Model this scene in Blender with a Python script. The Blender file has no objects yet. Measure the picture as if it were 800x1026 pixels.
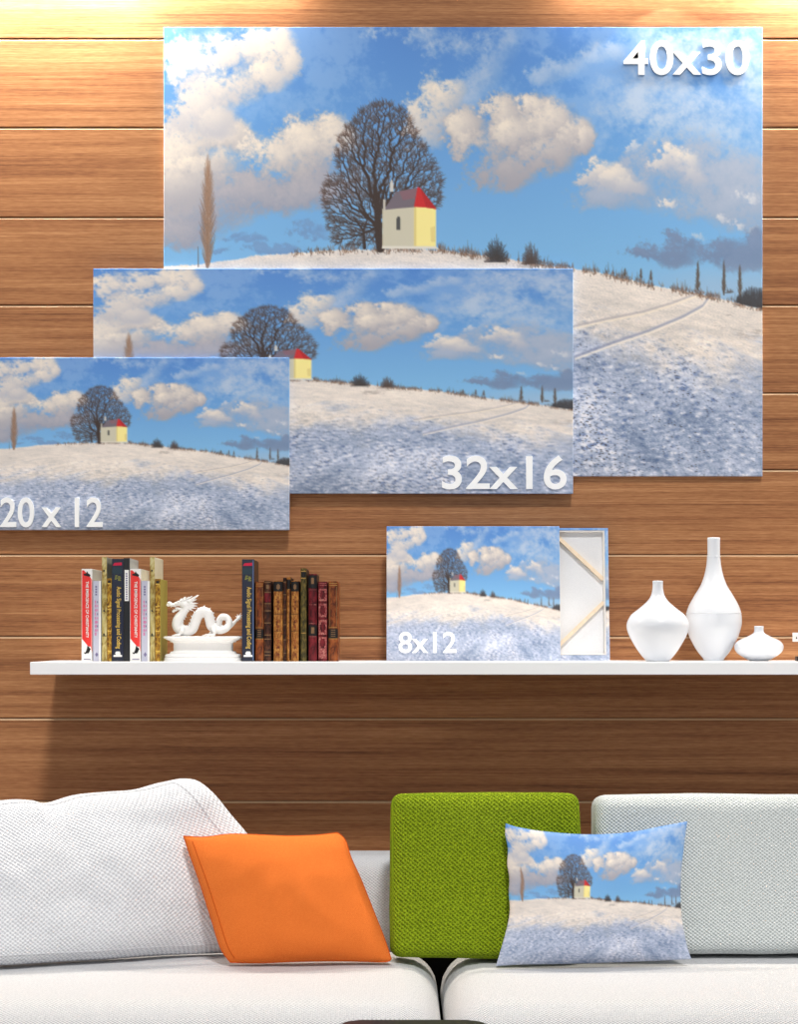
import numpy as np, math, random

# ---------------------------------------------------------------- the printed landscape
def paint_landscape():
    """Paints the winter landscape printed on the canvases; returns a 450 x 600 x 3 sRGB array (row 0 = top)."""
    rng = np.random.RandomState(7)
    W, H = 1200, 900
    yy, xx = np.mgrid[0:H, 0:W].astype(np.float32)
    X, Y = xx / 2, yy / 2                        # picture units 600 x 450

    def spectral(n, beta, seed, sx=1.0, sy=1.0):
        r = np.random.RandomState(seed)
        f = np.fft.fft2(r.randn(n, n))
        ky, kx = np.meshgrid(np.fft.fftfreq(n), np.fft.fftfreq(n), indexing='ij')
        k = np.sqrt((kx * sx) ** 2 + (ky * sy) ** 2) * n
        k[0, 0] = 1
        a = np.real(np.fft.ifft2(f * k ** (-beta) * (k > 1.5)))
        return ((a - a.mean()) / a.std()).astype(np.float32)

    def band(n, k0, seed, aniso=1.0):
        r = np.random.RandomState(seed)
        f = np.fft.fft2(r.randn(n, n))
        ky, kx = np.meshgrid(np.fft.fftfreq(n), np.fft.fftfreq(n), indexing='ij')
        k = np.hypot(kx, ky * aniso) * n
        a = np.real(np.fft.ifft2(f * np.exp(-(np.log((k + .5) / k0) / .55) ** 2)))
        return ((a - a.mean()) / a.std()).astype(np.float32)

    def look(tile, u, v):
        n = tile.shape[0]
        u = np.mod(u, n); v = np.mod(v, n)
        u0 = np.floor(u).astype(int); v0 = np.floor(v).astype(int)
        fu = u - u0; fv = v - v0
        u0 %= n; v0 %= n; u1 = (u0 + 1) % n; v1 = (v0 + 1) % n
        return (tile[v0, u0] * (1 - fu) + tile[v0, u1] * fu) * (1 - fv) + (tile[v1, u0] * (1 - fu) + tile[v1, u1] * fu) * fv

    def ss(a, b, x):
        t = np.clip((x - a) / (b - a), 0, 1)
        return t * t * (3 - 2 * t)

    def c(*rgb):
        return np.array(rgb, np.float32) / 255

    def over(img, col, a):
        a = a[..., None]
        return img * (1 - a) + col * a

    n1 = spectral(1024, 1.65, 1); n2 = spectral(1024, 1.35, 2); n3 = spectral(1024, 1.15, 3); n4 = band(1024, 110, 4, .62)
    f1 = look(n1, xx * .85, yy * .85); f2 = look(n2, xx * .9 + 300, yy * .9); f3 = look(n3, xx, yy)

    # sky
    t = np.clip(Y / 240, 0, 1)[..., None]
    img = c(88, 140, 208) * (1 - t) + c(132, 186, 228) * t
    img = img + (c(104, 150, 210) - img) * (0.35 * ss(330, 100, X) * ss(70, 0, Y))[..., None]

    def cloud(img, puffs, lit, shade, base, soft=.5, rough=.34, amp=1.0, fil=0.0, top=None):
        fld = np.full((H, W), -3.0, np.float32); bump = np.zeros((H, W), np.float32)
        wx = X + 6 * f2 + 1.6 * f3; wy = Y + 5 * f1 + 1.3 * f3
        for (cx, cy, rx, ry) in puffs:
            q = 1 - ((wx - cx) / rx) ** 2 - ((wy - cy) / ry) ** 2
            k = 4.0
            fld = np.maximum(fld, q) + np.log1p(np.exp(-k * np.abs(fld - q))) / k
            bump = np.maximum(bump, np.clip(q, 0, 1) * (0.55 - 0.55 * (wy - cy) / ry - .25 * (wx - cx) / rx))
        fld = fld + rough * (f2 * .85 + f3 * .28) + fil * f1
        a = ss(-.12, soft * 1.35, fld) * amp
        b = np.clip(bump * 1.0 + .16 * f2 + .08 * f3 + .12, 0, 1)
        if base is not None:
            b = b * ss(base[1], base[0], Y)
        col = shade * (1 - b[..., None]) + lit * b[..., None]
        return over(img, col, np.clip(a, 0, 1))

    cream = c(240, 228, 214); grey = c(163, 164, 178); pale = c(196, 203, 218)
    # high thin veils
    img = over(img, c(190, 208, 232), .30 * ss(.1, 1.6, f1 + .5 * f2) * ss(190, 60, Y))
    img = cloud(img, [(560, 30, 90, 60), (560, 90, 110, 55), (520, 110, 80, 45), (600, 60, 70, 80), (585, 120, 60, 60), (540, 150, 60, 30)], c(212, 215, 224), c(180, 194, 216), None, 1.3, .4, .62, .2)
    img = cloud(img, [(290, 20, 40, 30), (325, 18, 34, 26), (300, 62, 26, 34), (315, 40, 30, 30), (262, 8, 40, 14)], c(214, 216, 224), c(172, 190, 216), None, 1.0, .4, .7, .25)
    img = cloud(img, [(430, 32, 22, 12), (452, 30, 14, 10), (400, 45, 26, 12), (380, 50, 22, 12)], c(205, 212, 226), c(160, 184, 216), None, 1.0, .4, .6, .2)
    # wide grey bank low on the left, then the sunlit heaps above it
    img = cloud(img, [(10, 150, 60, 40), (30, 180, 60, 30), (90, 166, 70, 26), (140, 166, 60, 24), (150, 150, 60, 26), (10, 196, 46, 22)], c(186, 182, 188), c(150, 156, 176), None, .6, .3, 1)
    img = cloud(img, [(20, 120, 40, 40), (60, 112, 34, 22), (110, 128, 36, 26), (142, 118, 32, 26), (172, 112, 26, 24), (15, 160, 34, 20), (40, 142, 40, 20)], cream, c(176, 174, 182), (120, 190), .55, .32)
    img = cloud(img, [(18, 40, 30, 46), (52, 34, 36, 30), (88, 22, 30, 22), (116, 28, 22, 26), (62, 62, 44, 26), (30, 84, 34, 34), (104, 52, 26, 20), (52, 100, 26, 20), (128, 38, 14, 18)], cream, c(184, 184, 194), (40, 150), .6, .34)
    img = cloud(img, [(268, 84, 26, 40), (286, 66, 18, 22), (256, 110, 22, 30)], cream, c(182, 186, 198), (60, 160), .7, .34)
    # great heap right of the tree
    img = cloud(img, [(310, 130, 40, 34), (350, 112, 34, 30), (386, 100, 30, 26), (408, 112, 24, 20), (340, 90, 24, 22), (372, 82, 18, 16), (298, 104, 26, 26), (330, 148, 50, 18), (380, 130, 34, 22), (420, 118, 14, 12)], cream, c(168, 166, 176), (92, 168), .5, .3)
    # heaps and the grey body at right
    img = cloud(img, [(470, 160, 60, 26), (520, 140, 70, 34), (560, 150, 60, 40), (590, 170, 50, 30), (450, 172, 40, 16), (540, 176, 70, 18)], c(176, 184, 202), c(152, 168, 194), None, .8, .3, .9)
    img = cloud(img, [(438, 146, 20, 14), (456, 152, 20, 14), (470, 158, 13, 10), (424, 150, 12, 9)], cream, c(180, 184, 198), (136, 172), .6, .32)
    img = cloud(img, [(506, 130, 20, 14), (522, 132, 17, 13), (532, 142, 12, 9), (496, 136, 12, 9)], cream, c(178, 184, 200), (120, 160), .6, .32)
    img = cloud(img, [(503, 174, 9, 6)], cream, c(190, 194, 206), None, .6, .3)
    img = cloud(img, [(588, 164, 11, 6), (576, 186, 9, 5), (560, 182, 7, 4), (527, 199, 9, 4), (593, 193, 7, 7), (470, 118, 9, 6)], c(222, 220, 222), c(190, 196, 210), None, .7, .3, .8)
    img = cloud(img, [(500, 222, 36, 12), (515, 210, 20, 12), (552, 212, 28, 22), (575, 220, 34, 22), (596, 214, 20, 28), (480, 228, 20, 7)], c(132, 148, 178), c(116, 136, 168), None, .5, .26, .92)
    img = over(img, c(176, 192, 212), .55 * ss(228, 262, Y) * ss(430, 560, X))
    # small dark scraps low on the left
    img = cloud(img, [(95, 214, 13, 5), (147, 205, 16, 7), (124, 222, 20, 6), (76, 208, 12, 4), (108, 226, 12, 4), (60, 220, 14, 4), (150, 212, 10, 5)], c(124, 158, 200), c(112, 146, 190), None, .7, .3, .85)

    # snow hill
    ridge = np.interp(X[0], [0, 36, 90, 136, 166, 236, 276, 321, 366, 397, 441, 486, 534, 600],
                      [240.5, 239, 230, 226, 223.5, 221.5, 223, 229, 236, 240, 247, 258, 268, 283]).astype(np.float32)
    ridge = ridge[None, :] + .6 * f3[:1]
    dep = Y - ridge
    snow = ss(-.6, .6, dep)
    q = np.clip(dep / 215, 0.012, 2)
    dist = 1 / (q + .05)
    gu = (X - 300 - .5 * Y) * dist * 3.0; gv = dist * 330
    g1 = look(n3, gu * .55, gv * .8); g2 = look(n2, gu * .28 + 200, gv * .30)
    g3 = look(n3, X * 2.0 + 40, Y * 3.4 + 90); g4 = look(n3, X * 1.1 + 3 * f1, Y * 4.2)
    s = ss(52, 120, dep + 14 * f1 + 10 * g2 + .06 * (X - 300) * np.clip(dep / 80, 0, 1))
    lit = c(234, 223, 214); blu = c(174, 184, 206)
    sc = lit * (1 - s[..., None]) + blu * s[..., None]
    sc = sc * (1 - (.10 * ss(150, 225, dep)[..., None]))
    g5 = look(n4, X * 2.6 + .8 * Y, Y * 3.2); g6 = .72 * look(n4, X * 1.05 + .6 * Y + 77 + 4 * f2, Y * 1.5 + 11 + 3 * f2) + .7 * look(n4, X * .46 + .35 * Y + 7, Y * .8 + 400)
    big = ss(10, 130, dep)
    tex = .02 * g1 + .035 * g2 * big + .03 * g3 * big + .02 * g4 + .030 * g5 * (.6 + .4 * big) + .050 * g6 * big
    sc = sc + tex[..., None] * np.array([1.15, 1.0, .85], np.float32)
    dent = ss(.6, 1.9, -g6 * .85 + g5 * .3 + g2 * .25) * ss(15, 110, dep) * (.25 + .75 * ss(-.9, .9, look(n2, X * .9 + 50, Y * 1.4)))
    sc = over(sc, c(104, 126, 172), .80 * dent)
    blink = ss(.8, 2.0, g6 * .9 + .3 * g2) * ss(20, 110, dep)
    sc = over(sc, c(238, 234, 236), .6 * blink)
    clods = look(n4, X * 1.7 + 300, Y * 2.6 + 20) * .9 + .4 * g2 - .3 * g6
    sc = over(sc, c(64, 62, 66), .85 * ss(1.55, 2.3, clods) * ss(30, 90, dep))
    sc = over(sc, c(120, 108, 104), .35 * ss(1.5, 2.4, look(n3, X * 1.8 + 100, Y * 6.0)) * ss(60, 8, dep))
    # wheel tracks running up to the right
    def track(img, pts, w, col, a):
        px = np.array([p[0] for p in pts]); py = np.array([p[1] for p in pts])
        line = np.interp(X[0], px, py)[None, :]
        m = np.exp(-((Y - line) / w) ** 2) * ((X >= px[0]) & (X <= px[-1])) * a
        return over(img, col, m)
    tr1 = [(412, 330), (450, 316), (486, 304), (520, 290), (540, 279), (548, 268)]
    tr2 = [(400, 302), (440, 293), (480, 285), (510, 276), (536, 266)]
    sc = track(sc, tr1, 1.5, c(146, 152, 178), .8); sc = track(sc, [(x, y + 2.6) for x, y in tr1], 1.2, c(250, 238, 222), .8)
    sc = track(sc, tr2, 1.2, c(168, 160, 166), .6); sc = track(sc, [(x, y + 2.4) for x, y in tr2], 1.0, c(250, 236, 214), .7)
    img = over(img, sc, snow)

    def seg(A, x0, y0, x1, y1, r0, r1):
        """anti-aliased tapered stroke into alpha plane A, picture units"""
        x0, y0, x1, y1, r0, r1 = [2 * v for v in (x0, y0, x1, y1, r0, r1)]
        m = max(r0, r1) + 1.5
        ax, bx = int(max(0, min(x0, x1) - m)), int(min(W, max(x0, x1) + m + 1))
        ay, by = int(max(0, min(y0, y1) - m)), int(min(H, max(y0, y1) + m + 1))
        if ax >= bx or ay >= by: return
        sx, sy = xx[ay:by, ax:bx], yy[ay:by, ax:bx]
        dx, dy = x1 - x0, y1 - y0
        L2 = dx * dx + dy * dy + 1e-6
        tt = np.clip(((sx - x0) * dx + (sy - y0) * dy) / L2, 0, 1)
        d = np.sqrt((sx - x0 - tt * dx) ** 2 + (sy - y0 - tt * dy) ** 2)
        r = r0 + (r1 - r0) * tt
        v = np.clip(r + .5 - d, 0, 1) * np.minimum(1, r * 1.6 + .15)
        A[ay:by, ax:bx] = np.maximum(A[ay:by, ax:bx], v)

    rnd = random.Random(5)
    # ridge scrub
    A = np.zeros((H, W), np.float32); B = np.zeros((H, W), np.float32)
    for i in range(3000):
        x = rnd.uniform(128, 600)
        if x < 176 and rnd.random() < .55: continue
        y = float(np.interp(x, X[0], ridge[0])) + rnd.uniform(-2.5, 3.2) + (2 if rnd.random() < .2 else 0)
        if math.sin(x * .21) + math.sin(x * .083 + 1) + .6 * math.sin(x * .57) < rnd.uniform(-1.9, .9): continue
        h = rnd.uniform(1, 4.6) + (rnd.uniform(0, 7) if x > 300 and rnd.random() < .12 else 0)
        if 275 < x < 320: h += 1.5
        seg(A if i % 2 else B, x, y, x + rnd.uniform(-1.5, 1.5), y - h, .35, .12)
    img = over(img, c(84, 68, 60), A * .85); img = over(img, c(142, 104, 80), B * .75)

    def tuft(cx, cy, rx, ry, n, col, a):
        P = np.zeros((H, W), np.float32)
        for _ in range(n):
            th = rnd.uniform(math.pi * .98, math.pi * 2.02)
            rr = math.sqrt(rnd.random())
            ex, ey = cx + rx * rr * math.cos(th), cy + ry * rr * math.sin(th) * rnd.uniform(.7, 1.1)
            seg(P, cx + rnd.uniform(-.35, .35) * rx, cy, ex, ey, .45, .2)
        return over(img, col, P * a)
    img = tuft(333, 235, 13, 26, 260, c(62, 56, 56), .9)
    img = tuft(368, 237, 11, 21, 200, c(84, 68, 62), .9)
    img = tuft(566, 266, 5, 6, 20, c(84, 70, 64), .8)
    for (cx, yb, h, w) in [(535, 263, 30, 3.2), (561, 268, 36, 3.0), (577, 270, 34, 3.4), (478, 251, 10, 2), (488, 253, 10, 2), (462, 249, 8, 2)]:
        P = np.zeros((H, W), np.float32)
        for _ in range(90):
            t0 = rnd.random(); y0 = yb - t0 * h * .8
            wd = w * (1 - t0) ** .6 * rnd.uniform(-1, 1)
            seg(P, cx + wd * .2, y0, cx + wd, y0 - h * .22 * rnd.uniform(.5, 1), .5, .15)
        seg(P, cx, yb, cx, yb - h * .9, .7, .2)
        img = over(img, c(96, 82, 72), P * .9)
    P = np.zeros((H, W), np.float32)
    for _ in range(420):
        x = rnd.uniform(574, 602); yb = float(np.interp(x, X[0], ridge[0])) - 1
        h = rnd.uniform(6, 20) * (.35 + .65 * ss(574, 588, np.float32(x)))
        seg(P, x, yb, x + rnd.uniform(-1.5, 1.5), yb - h, .6, .2)
    img = over(img, c(64, 60, 62), P * .9)

    # tall poplar at left and the little one beside it
    P = np.zeros((H, W), np.float32); Q = np.zeros((H, W), np.float32)
    for k in range(620):
        t0 = rnd.random() ** 1.1
        y0 = 238 - t0 * 96
        env = 10.5 * (math.sin(math.pi * min(1, .10 + .9 * t0)) ** .55) * (1 - .35 * t0)
        sx = rnd.uniform(-1, 1)
        seg(P if k % 2 else Q, 44 + sx * env * .25, y0 + 3, 44 + sx * env, y0 - rnd.uniform(6, 17), .32, .14)
    seg(P, 43.6, 240, 44, 150, 1.5, .3)
    img = over(img, c(110, 88, 76), P * .85); img = over(img, c(170, 134, 108), Q * .75)
    P = np.zeros((H, W), np.float32); seg(P, 34.5, 240, 34.5, 220, .5, .3); img = over(img, c(110, 96, 90), P)

    # the great bare tree: end points in the crown joined by a shortest-path-minded spanning tree
    crown = np.array([(545, 203), (578, 210), (606, 218), (628, 250), (652, 296), (676, 338), (694, 372), (706, 408), (702, 450), (690, 468), (640, 500), (600, 530), (560, 548), (500, 566), (440, 556),
                      (424, 520), (412, 470), (410, 424), (420, 392), (446, 380), (440, 340), (448, 296), (474, 256), (508, 226)], float) / 2.5 + np.array([160 - 164, 20 - 27])
    def inside(px, py):
        r = False; n = len(crown)
        for i in range(n):
            xa, ya = crown[i]; xb, yb = crown[i - 1]
            if (ya > py) != (yb > py) and px < (xb - xa) * (py - ya) / (yb - ya) + xa: r = not r
        return r
    base = (216, 220)
    pts = []
    while len(pts) < 2500:
        px, py = rnd.uniform(158, 280), rnd.uniform(72, 222)
        if inside(px, py): pts.append((px, py))
    pts.sort(key=lambda p: math.hypot(p[0] - 214, (p[1] - 200)))
    NX = [base[0], 215, 214.5, 214, 213.5]; NY = [base[1], 210, 200, 190, 178]
    PL = [0, 10, 20, 30, 42]; PA = [-1, 0, 1, 2, 3]
    nx = np.zeros(3000); ny = np.zeros(3000); pl = np.zeros(3000)
    nx[:5] = NX; ny[:5] = NY; pl[:5] = PL; par = PA[:]; cnt = 5
    for (px, py) in pts:
        dd = np.hypot(nx[:cnt] - px, ny[:cnt] - py)
        cost = dd + .55 * pl[:cnt] + 1.1 * np.maximum(0, py - ny[:cnt])
        cost[0:2] += 30
        k = int(np.argmin(cost))
        nx[cnt], ny[cnt] = px, py; pl[cnt] = pl[k] + dd[k]; par.append(k); cnt += 1
    wgt = np.ones(cnt)
    for i in range(cnt - 1, 0, -1): wgt[par[i]] += wgt[i]
    A = np.zeros((H, W), np.float32); B = np.zeros((H, W), np.float32)
    for i in range(1, cnt):
        k = par[i]
        r1 = .14 * wgt[i] ** .44; r0 = min(.14 * wgt[k] ** .44, r1 * 1.6)
        r0 = min(r0, 3.4); r1 = min(r1, 3.4)
        seg(B if (wgt[i] < 3 and i % 2) else A, nx[k], ny[k], nx[i], ny[i], max(r0, .2), max(r1, .17))
        if wgt[i] < 9:
            for _ in range(5):
                th = rnd.uniform(-.9, .9) + math.atan2(ny[i] - 196, nx[i] - 214)
                L = rnd.uniform(2, 6.5)
                seg(B if rnd.random() < .5 else A, nx[i], ny[i], nx[i] + L * math.cos(th), ny[i] + L * math.sin(th), .24, .14)
    for (x0, y0, x1, y1, r0, r1) in [(217, 222, 215.5, 205, 4.0, 3.2), (215.5, 205, 214.5, 188, 3.2, 2.6), (214.5, 188, 212, 160, 2.6, 1.6), (214.5, 190, 222, 158, 2.0, 1.2), (201, 221, 200, 204, 1.8, 1.1), (200, 204, 190, 190, 1.1, .7), (200, 204, 206, 186, 1.0, .6)]:
        seg(A, x0, y0, x1, y1, r0, r1)
    img = over(img, c(116, 84, 70), np.clip(B * .95, 0, 1)); img = over(img, c(66, 50, 44), np.clip(A * 1.0, 0, 1))

    # chapel
    def poly(img, pts, col):
        pts = [((px / 2.5 + 160 - 164) * 2, (py / 2.5 + 20 - 27) * 2) for px, py in pts]
        ins = np.zeros((H, W), np.float32)
        ax, bx = int(min(p[0] for p in pts)) - 1, int(max(p[0] for p in pts)) + 2
        ay, by = int(min(p[1] for p in pts)) - 1, int(max(p[1] for p in pts)) + 2
        sub = np.zeros((by - ay, bx - ax), np.float32)
        for ox in (.17, .5, .83):
            for oy in (.17, .5, .83):
                gx = np.arange(ax, bx)[None, :] + ox; gy = np.arange(ay, by)[:, None] + oy
                r = np.zeros((by - ay, bx - ax), bool)
                for i in range(len(pts)):
                    xa, ya = pts[i]; xb, yb = pts[i - 1]
                    if ya == yb: continue
                    r ^= ((ya > gy) != (yb > gy)) & (gx < (xb - xa) * (gy - ya) / (yb - ya) + xa)
                sub += r
        ins[ay:by, ax:bx] = sub / 9
        return over(img, col, ins)
    img = poly(img, [(558, 473), (638, 468), (638, 571), (558, 569)], c(206, 200, 180))
    img = poly(img, [(637, 466), (692, 470), (692, 570), (637, 571)], c(248, 233, 156))
    img = poly(img, [(637, 466), (643, 466), (643, 571), (637, 571)], c(226, 208, 138))
    img = poly(img, [(678, 520), (690, 516), (690, 556), (680, 556)], c(232, 214, 142))
    img = poly(img, [(562, 476), (592, 430), (646, 420), (639, 469), (600, 472)], c(122, 112, 122))
    img = poly(img, [(600, 430), (646, 421), (641, 446), (610, 452)], c(138, 106, 116))
    img = poly(img, [(646, 418), (652, 420), (694, 474), (666, 470), (637, 468)], c(204, 40, 44))
    img = poly(img, [(652, 420), (694, 474), (668, 470)], c(182, 30, 36))
    img = poly(img, [(577, 430), (576, 412), (581, 398), (586, 412), (586, 430)], c(206, 204, 200))
    img = poly(img, [(560, 450), (566, 450), (566, 476), (560, 478)], c(196, 190, 180))
    img = poly(img, [(593, 498), (596, 492), (601, 492), (603, 498), (603, 526), (593, 526)], c(84, 84, 84))
    img = poly(img, [(558, 566), (692, 567), (700, 574), (556, 573)], c(226, 220, 208))

    lum = img.mean(-1, keepdims=True)
    img = lum + (img - lum) * 1.0
    img = (.56 + (img - .56) * 1.14) * .96
    img = np.clip(img, 0, 1).reshape(450, 2, 600, 2, 3).mean((1, 3))
    return img
import bpy, bmesh
from mathutils import Vector, Matrix, noise as mnoise

PI = math.pi
F, U0, V0, CZ, CD = 1739.0, 400.0, 640.0, 1.05, 4.0      # focal length in pixels, vanishing point, camera height and distance
scene = bpy.context.scene
COL = scene.collection

def P(u, v, d):
    """a measured photograph position at distance d from the camera, in room coordinates (wall at y = 0)"""
    return Vector(((u - U0) * d / F, d - CD, CZ - (v - V0) * d / F))

def lin(rgb):
    return tuple(((x / 255) / 12.92 if x / 255 <= .04045 else ((x / 255 + .055) / 1.055) ** 2.4) for x in rgb)

# ---------------------------------------------------------------- objects, tags
def tag(o, label, cat, group=None):
    o['label'] = label; o['category'] = cat
    if group: o['group'] = group
    return o

def root_at(name, loc, label, cat, group=None, rx=0.0):
    o = bpy.data.objects.new(name, None)
    o.empty_display_size = .05
    o.location = loc; o.rotation_euler = (rx, 0, 0)
    COL.objects.link(o)
    return tag(o, label, cat, group)

def mesh_of(name, verts, faces, smooth=False):
    me = bpy.data.meshes.new(name)
    me.from_pydata([tuple(v) for v in verts], [], faces)
    me.update()
    if smooth:
        me.polygons.foreach_set('use_smooth', [True] * len(me.polygons))
    return me

def link(name, me, m, parent=None, world=True):
    """link a mesh; verts of a child given in world coordinates are moved into the parent's frame"""
    o = bpy.data.objects.new(name, me)
    COL.objects.link(o)
    if m: me.materials.append(m)
    if parent is not None:
        o.parent = parent
        if world:
            M = Matrix.Translation(-Vector(world_loc(parent)))
            me.transform(M)
    return o

def world_loc(o):
    l = Vector(o.location)
    while o.parent is not None:
        o = o.parent; l = l + Vector(o.location)
    return l

def bm_mesh(name, bm, smooth=False, recalc=True):
    if recalc: bmesh.ops.recalc_face_normals(bm, faces=bm.faces)
    me = bpy.data.meshes.new(name); bm.to_mesh(me); bm.free()
    if smooth: me.polygons.foreach_set('use_smooth', [True] * len(me.polygons))
    return me

def add_box(bm, lo, hi, bevel=0.0, seg=2):
    lo, hi = Vector(lo), Vector(hi)
    r = bmesh.ops.create_cube(bm, size=1.0)
    vs = r['verts']
    for v in vs:
        v.co = Vector((lo[i] + (hi[i] - lo[i]) * (v.co[i] + .5) for i in range(3)))
    if bevel:
        es = list({e for v in vs for e in v.link_edges})
        bmesh.ops.bevel(bm, geom=es, offset=bevel, segments=seg, affect='EDGES', profile=.5)

def box_mesh(name, lo, hi, bevel=0.0, seg=2, smooth=False):
    bm = bmesh.new(); add_box(bm, lo, hi, bevel, seg)
    return bm_mesh(name, bm, smooth)

def tube(pts, radii, n=10, cap=True):
    """verts, faces of a tube swept along pts"""
    pts = [Vector(p) for p in pts]; V = []; Fc = []
    up = Vector((0, 1, 0)); N = len(pts)
    for i, p in enumerate(pts):
        t = (pts[min(i + 1, N - 1)] - pts[max(i - 1, 0)]).normalized()
        a = up - t * up.dot(t)
        if a.length < 1e-4: a = Vector((1, 0, 0)) - t * t.x
        a.normalize(); b = t.cross(a); up = a
        r = radii[i] if hasattr(radii, '__len__') else radii
        for k in range(n):
            th = 2 * PI * k / n
            V.append(p + (a * math.cos(th) + b * math.sin(th)) * r)
    for i in range(N - 1):
        for k in range(n):
            k2 = (k + 1) % n
            Fc.append((i * n + k, i * n + k2, (i + 1) * n + k2, (i + 1) * n + k))
    if cap:
        Fc.append(tuple(range(n - 1, -1, -1))); Fc.append(tuple((N - 1) * n + k for k in range(n)))
    return V, Fc

def catmull(pts, per=8):
    pts = [Vector(p) for p in pts]; out = []
    for i in range(len(pts) - 1):
        p0 = pts[max(i - 1, 0)]; p1 = pts[i]; p2 = pts[i + 1]; p3 = pts[min(i + 2, len(pts) - 1)]
        for k in range(per):
            t = k / per
            out.append(.5 * ((2 * p1) + (p2 - p0) * t + (2 * p0 - 5 * p1 + 4 * p2 - p3) * t * t + (3 * p1 - p0 - 3 * p2 + p3) * t ** 3))
    out.append(pts[-1])
    return out

def join_lists(*vf):
    V, Fc = [], []
    for v, f in vf:
        o = len(V); V += list(v); Fc += [tuple(i + o for i in q) for q in f]
    return V, Fc

# ---------------------------------------------------------------- materials
def new_mat(name, rough=.6, base=(.8, .8, .8), spec=.5):
    m = bpy.data.materials.new(name); m.use_nodes = True
    nt = m.node_tree; b = nt.nodes['Principled BSDF']
    b.inputs['Base Color'].default_value = (*base, 1); b.inputs['Roughness'].default_value = rough
    b.inputs['Specular IOR Level'].default_value = spec
    return m, nt, b

class NT:
    """short-hand for wiring shader nodes"""
    def __init__(s, nt): s.nt = nt
    def n(s, t, **kw):
        x = s.nt.nodes.new(t)
        for k, v in kw.items(): setattr(x, k, v)
        return x
    def l(s, a, b): s.nt.links.new(a, b)
    def put(s, sock, v):
        if hasattr(v, 'is_linked'): s.l(v, sock)
        else: sock.default_value = v
    def math(s, op, a, b=None, c=None):
        x = s.n('ShaderNodeMath', operation=op)
        s.put(x.inputs[0], a)
        if b is not None: s.put(x.inputs[1], b)
        if c is not None: s.put(x.inputs[2], c)
        return x.outputs[0]
    def mix(s, f, a, b, mode='MIX'):
        x = s.n('ShaderNodeMix', data_type='RGBA', blend_type=mode)
        s.put(x.inputs[0], f)
        for k, v in ((6, a), (7, b)):
            if isinstance(v, tuple): v = (*v, 1) if len(v) == 3 else v
            s.put(x.inputs[k], v)
        return x.outputs[2]
    def noise(s, vec, scale, detail=3, rough=.5, w=None, dist=0.0):
        x = s.n('ShaderNodeTexNoise')
        if w is not None:
            x.noise_dimensions = '4D'; s.put(x.inputs['W'], w)
        if vec is not None: s.l(vec, x.inputs['Vector'])
        x.inputs['Scale'].default_value = scale; x.inputs['Detail'].default_value = detail
        x.inputs['Roughness'].default_value = rough; x.inputs['Distortion'].default_value = dist
        return x.outputs['Fac']
    def mapping(s, vec, scale=(1, 1, 1), loc=(0, 0, 0)):
        x = s.n('ShaderNodeMapping'); s.l(vec, x.inputs['Vector'])
        x.inputs['Scale'].default_value = scale; x.inputs['Location'].default_value = loc
        return x.outputs[0]
    def ramp(s, fac, stops):
        x = s.n('ShaderNodeValToRGB'); s.l(fac, x.inputs[0])
        e = x.color_ramp.elements
        while len(e) < len(stops): e.new(.5)
        for i, (p, cc) in enumerate(stops):
            e[i].position = p; e[i].color = (*cc, 1) if len(cc) == 3 else cc
        return x.outputs[0]
    def rng(s, v, a, b, c0=0.0, c1=1.0):
        x = s.n('ShaderNodeMapRange'); s.l(v, x.inputs[0])
        for i, q in enumerate((a, b, c0, c1)): x.inputs[i + 1].default_value = q
        return x.outputs[0]
    def bump(s, h, strength, dist, b):
        x = s.n('ShaderNodeBump'); x.inputs['Strength'].default_value = strength; x.inputs['Distance'].default_value = dist
        s.l(h, x.inputs['Height']); s.l(x.outputs[0], b.inputs['Normal'])
    def coord(s, which): return s.n('ShaderNodeTexCoord').outputs[which]
    def attr(s, name): return s.n('ShaderNodeAttribute', attribute_name=name)

def plain(name, rgb, rough=.5, spec=.5, var=.06, scale=60, bump=0.0):
    m, nt, b = new_mat(name, rough, lin(rgb), spec); g = NT(nt)
    f = g.noise(g.coord('Object'), scale, 4, .6)
    base = lin(rgb)
    g.l(g.mix(g.rng(f, .3, .7), tuple(x * (1 - var) for x in base), tuple(min(1, x * (1 + var)) for x in base)), b.inputs['Base Color'])
    if bump: g.bump(f, bump, .002, b)
    return m

def fabric(name, light, dark, cu, cv, ribs=0.0, jitter=.12, bump=.5, rough=.9, sheen=.0, contrast=(-.75, .45)):
    """woven cloth: staggered weave dots on the unwrapped cloth (UV in metres)"""
    m, nt, b = new_mat(name, rough, spec=.15); g = NT(nt)
    uv = g.coord('UV')
    x = g.n('ShaderNodeSeparateXYZ'); g.l(uv, x.inputs[0])
    nz = g.noise(uv, 1 / cu * .8, 2, .6)
    j = g.math('MULTIPLY', g.math('SUBTRACT', nz, .5), jitter * 20)
    a = g.math('SINE', g.math('ADD', g.math('MULTIPLY', x.outputs[0], 2 * PI / (2 * cu)), j))
    c_ = g.math('SINE', g.math('SUBTRACT', g.math('MULTIPLY', x.outputs[1], 2 * PI / (2 * cv)), j))
    h = g.math('MULTIPLY', a, c_)
    h = g.math('ADD', h, g.math('MULTIPLY', g.math('SUBTRACT', nz, .5), .8))
    big = g.noise(uv, 9, 3, .5)
    f = g.rng(h, *contrast)
    colr = g.mix(f, lin(dark), lin(light))
    colr = g.mix(g.rng(big, .3, .7, 0, .10), colr, tuple(v * .86 for v in lin(light)))
    g.l(colr, b.inputs['Base Color'])
    g.bump(h, bump, .003, b)
    b.inputs['Sheen Weight'].default_value = sheen
    return m

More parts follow.
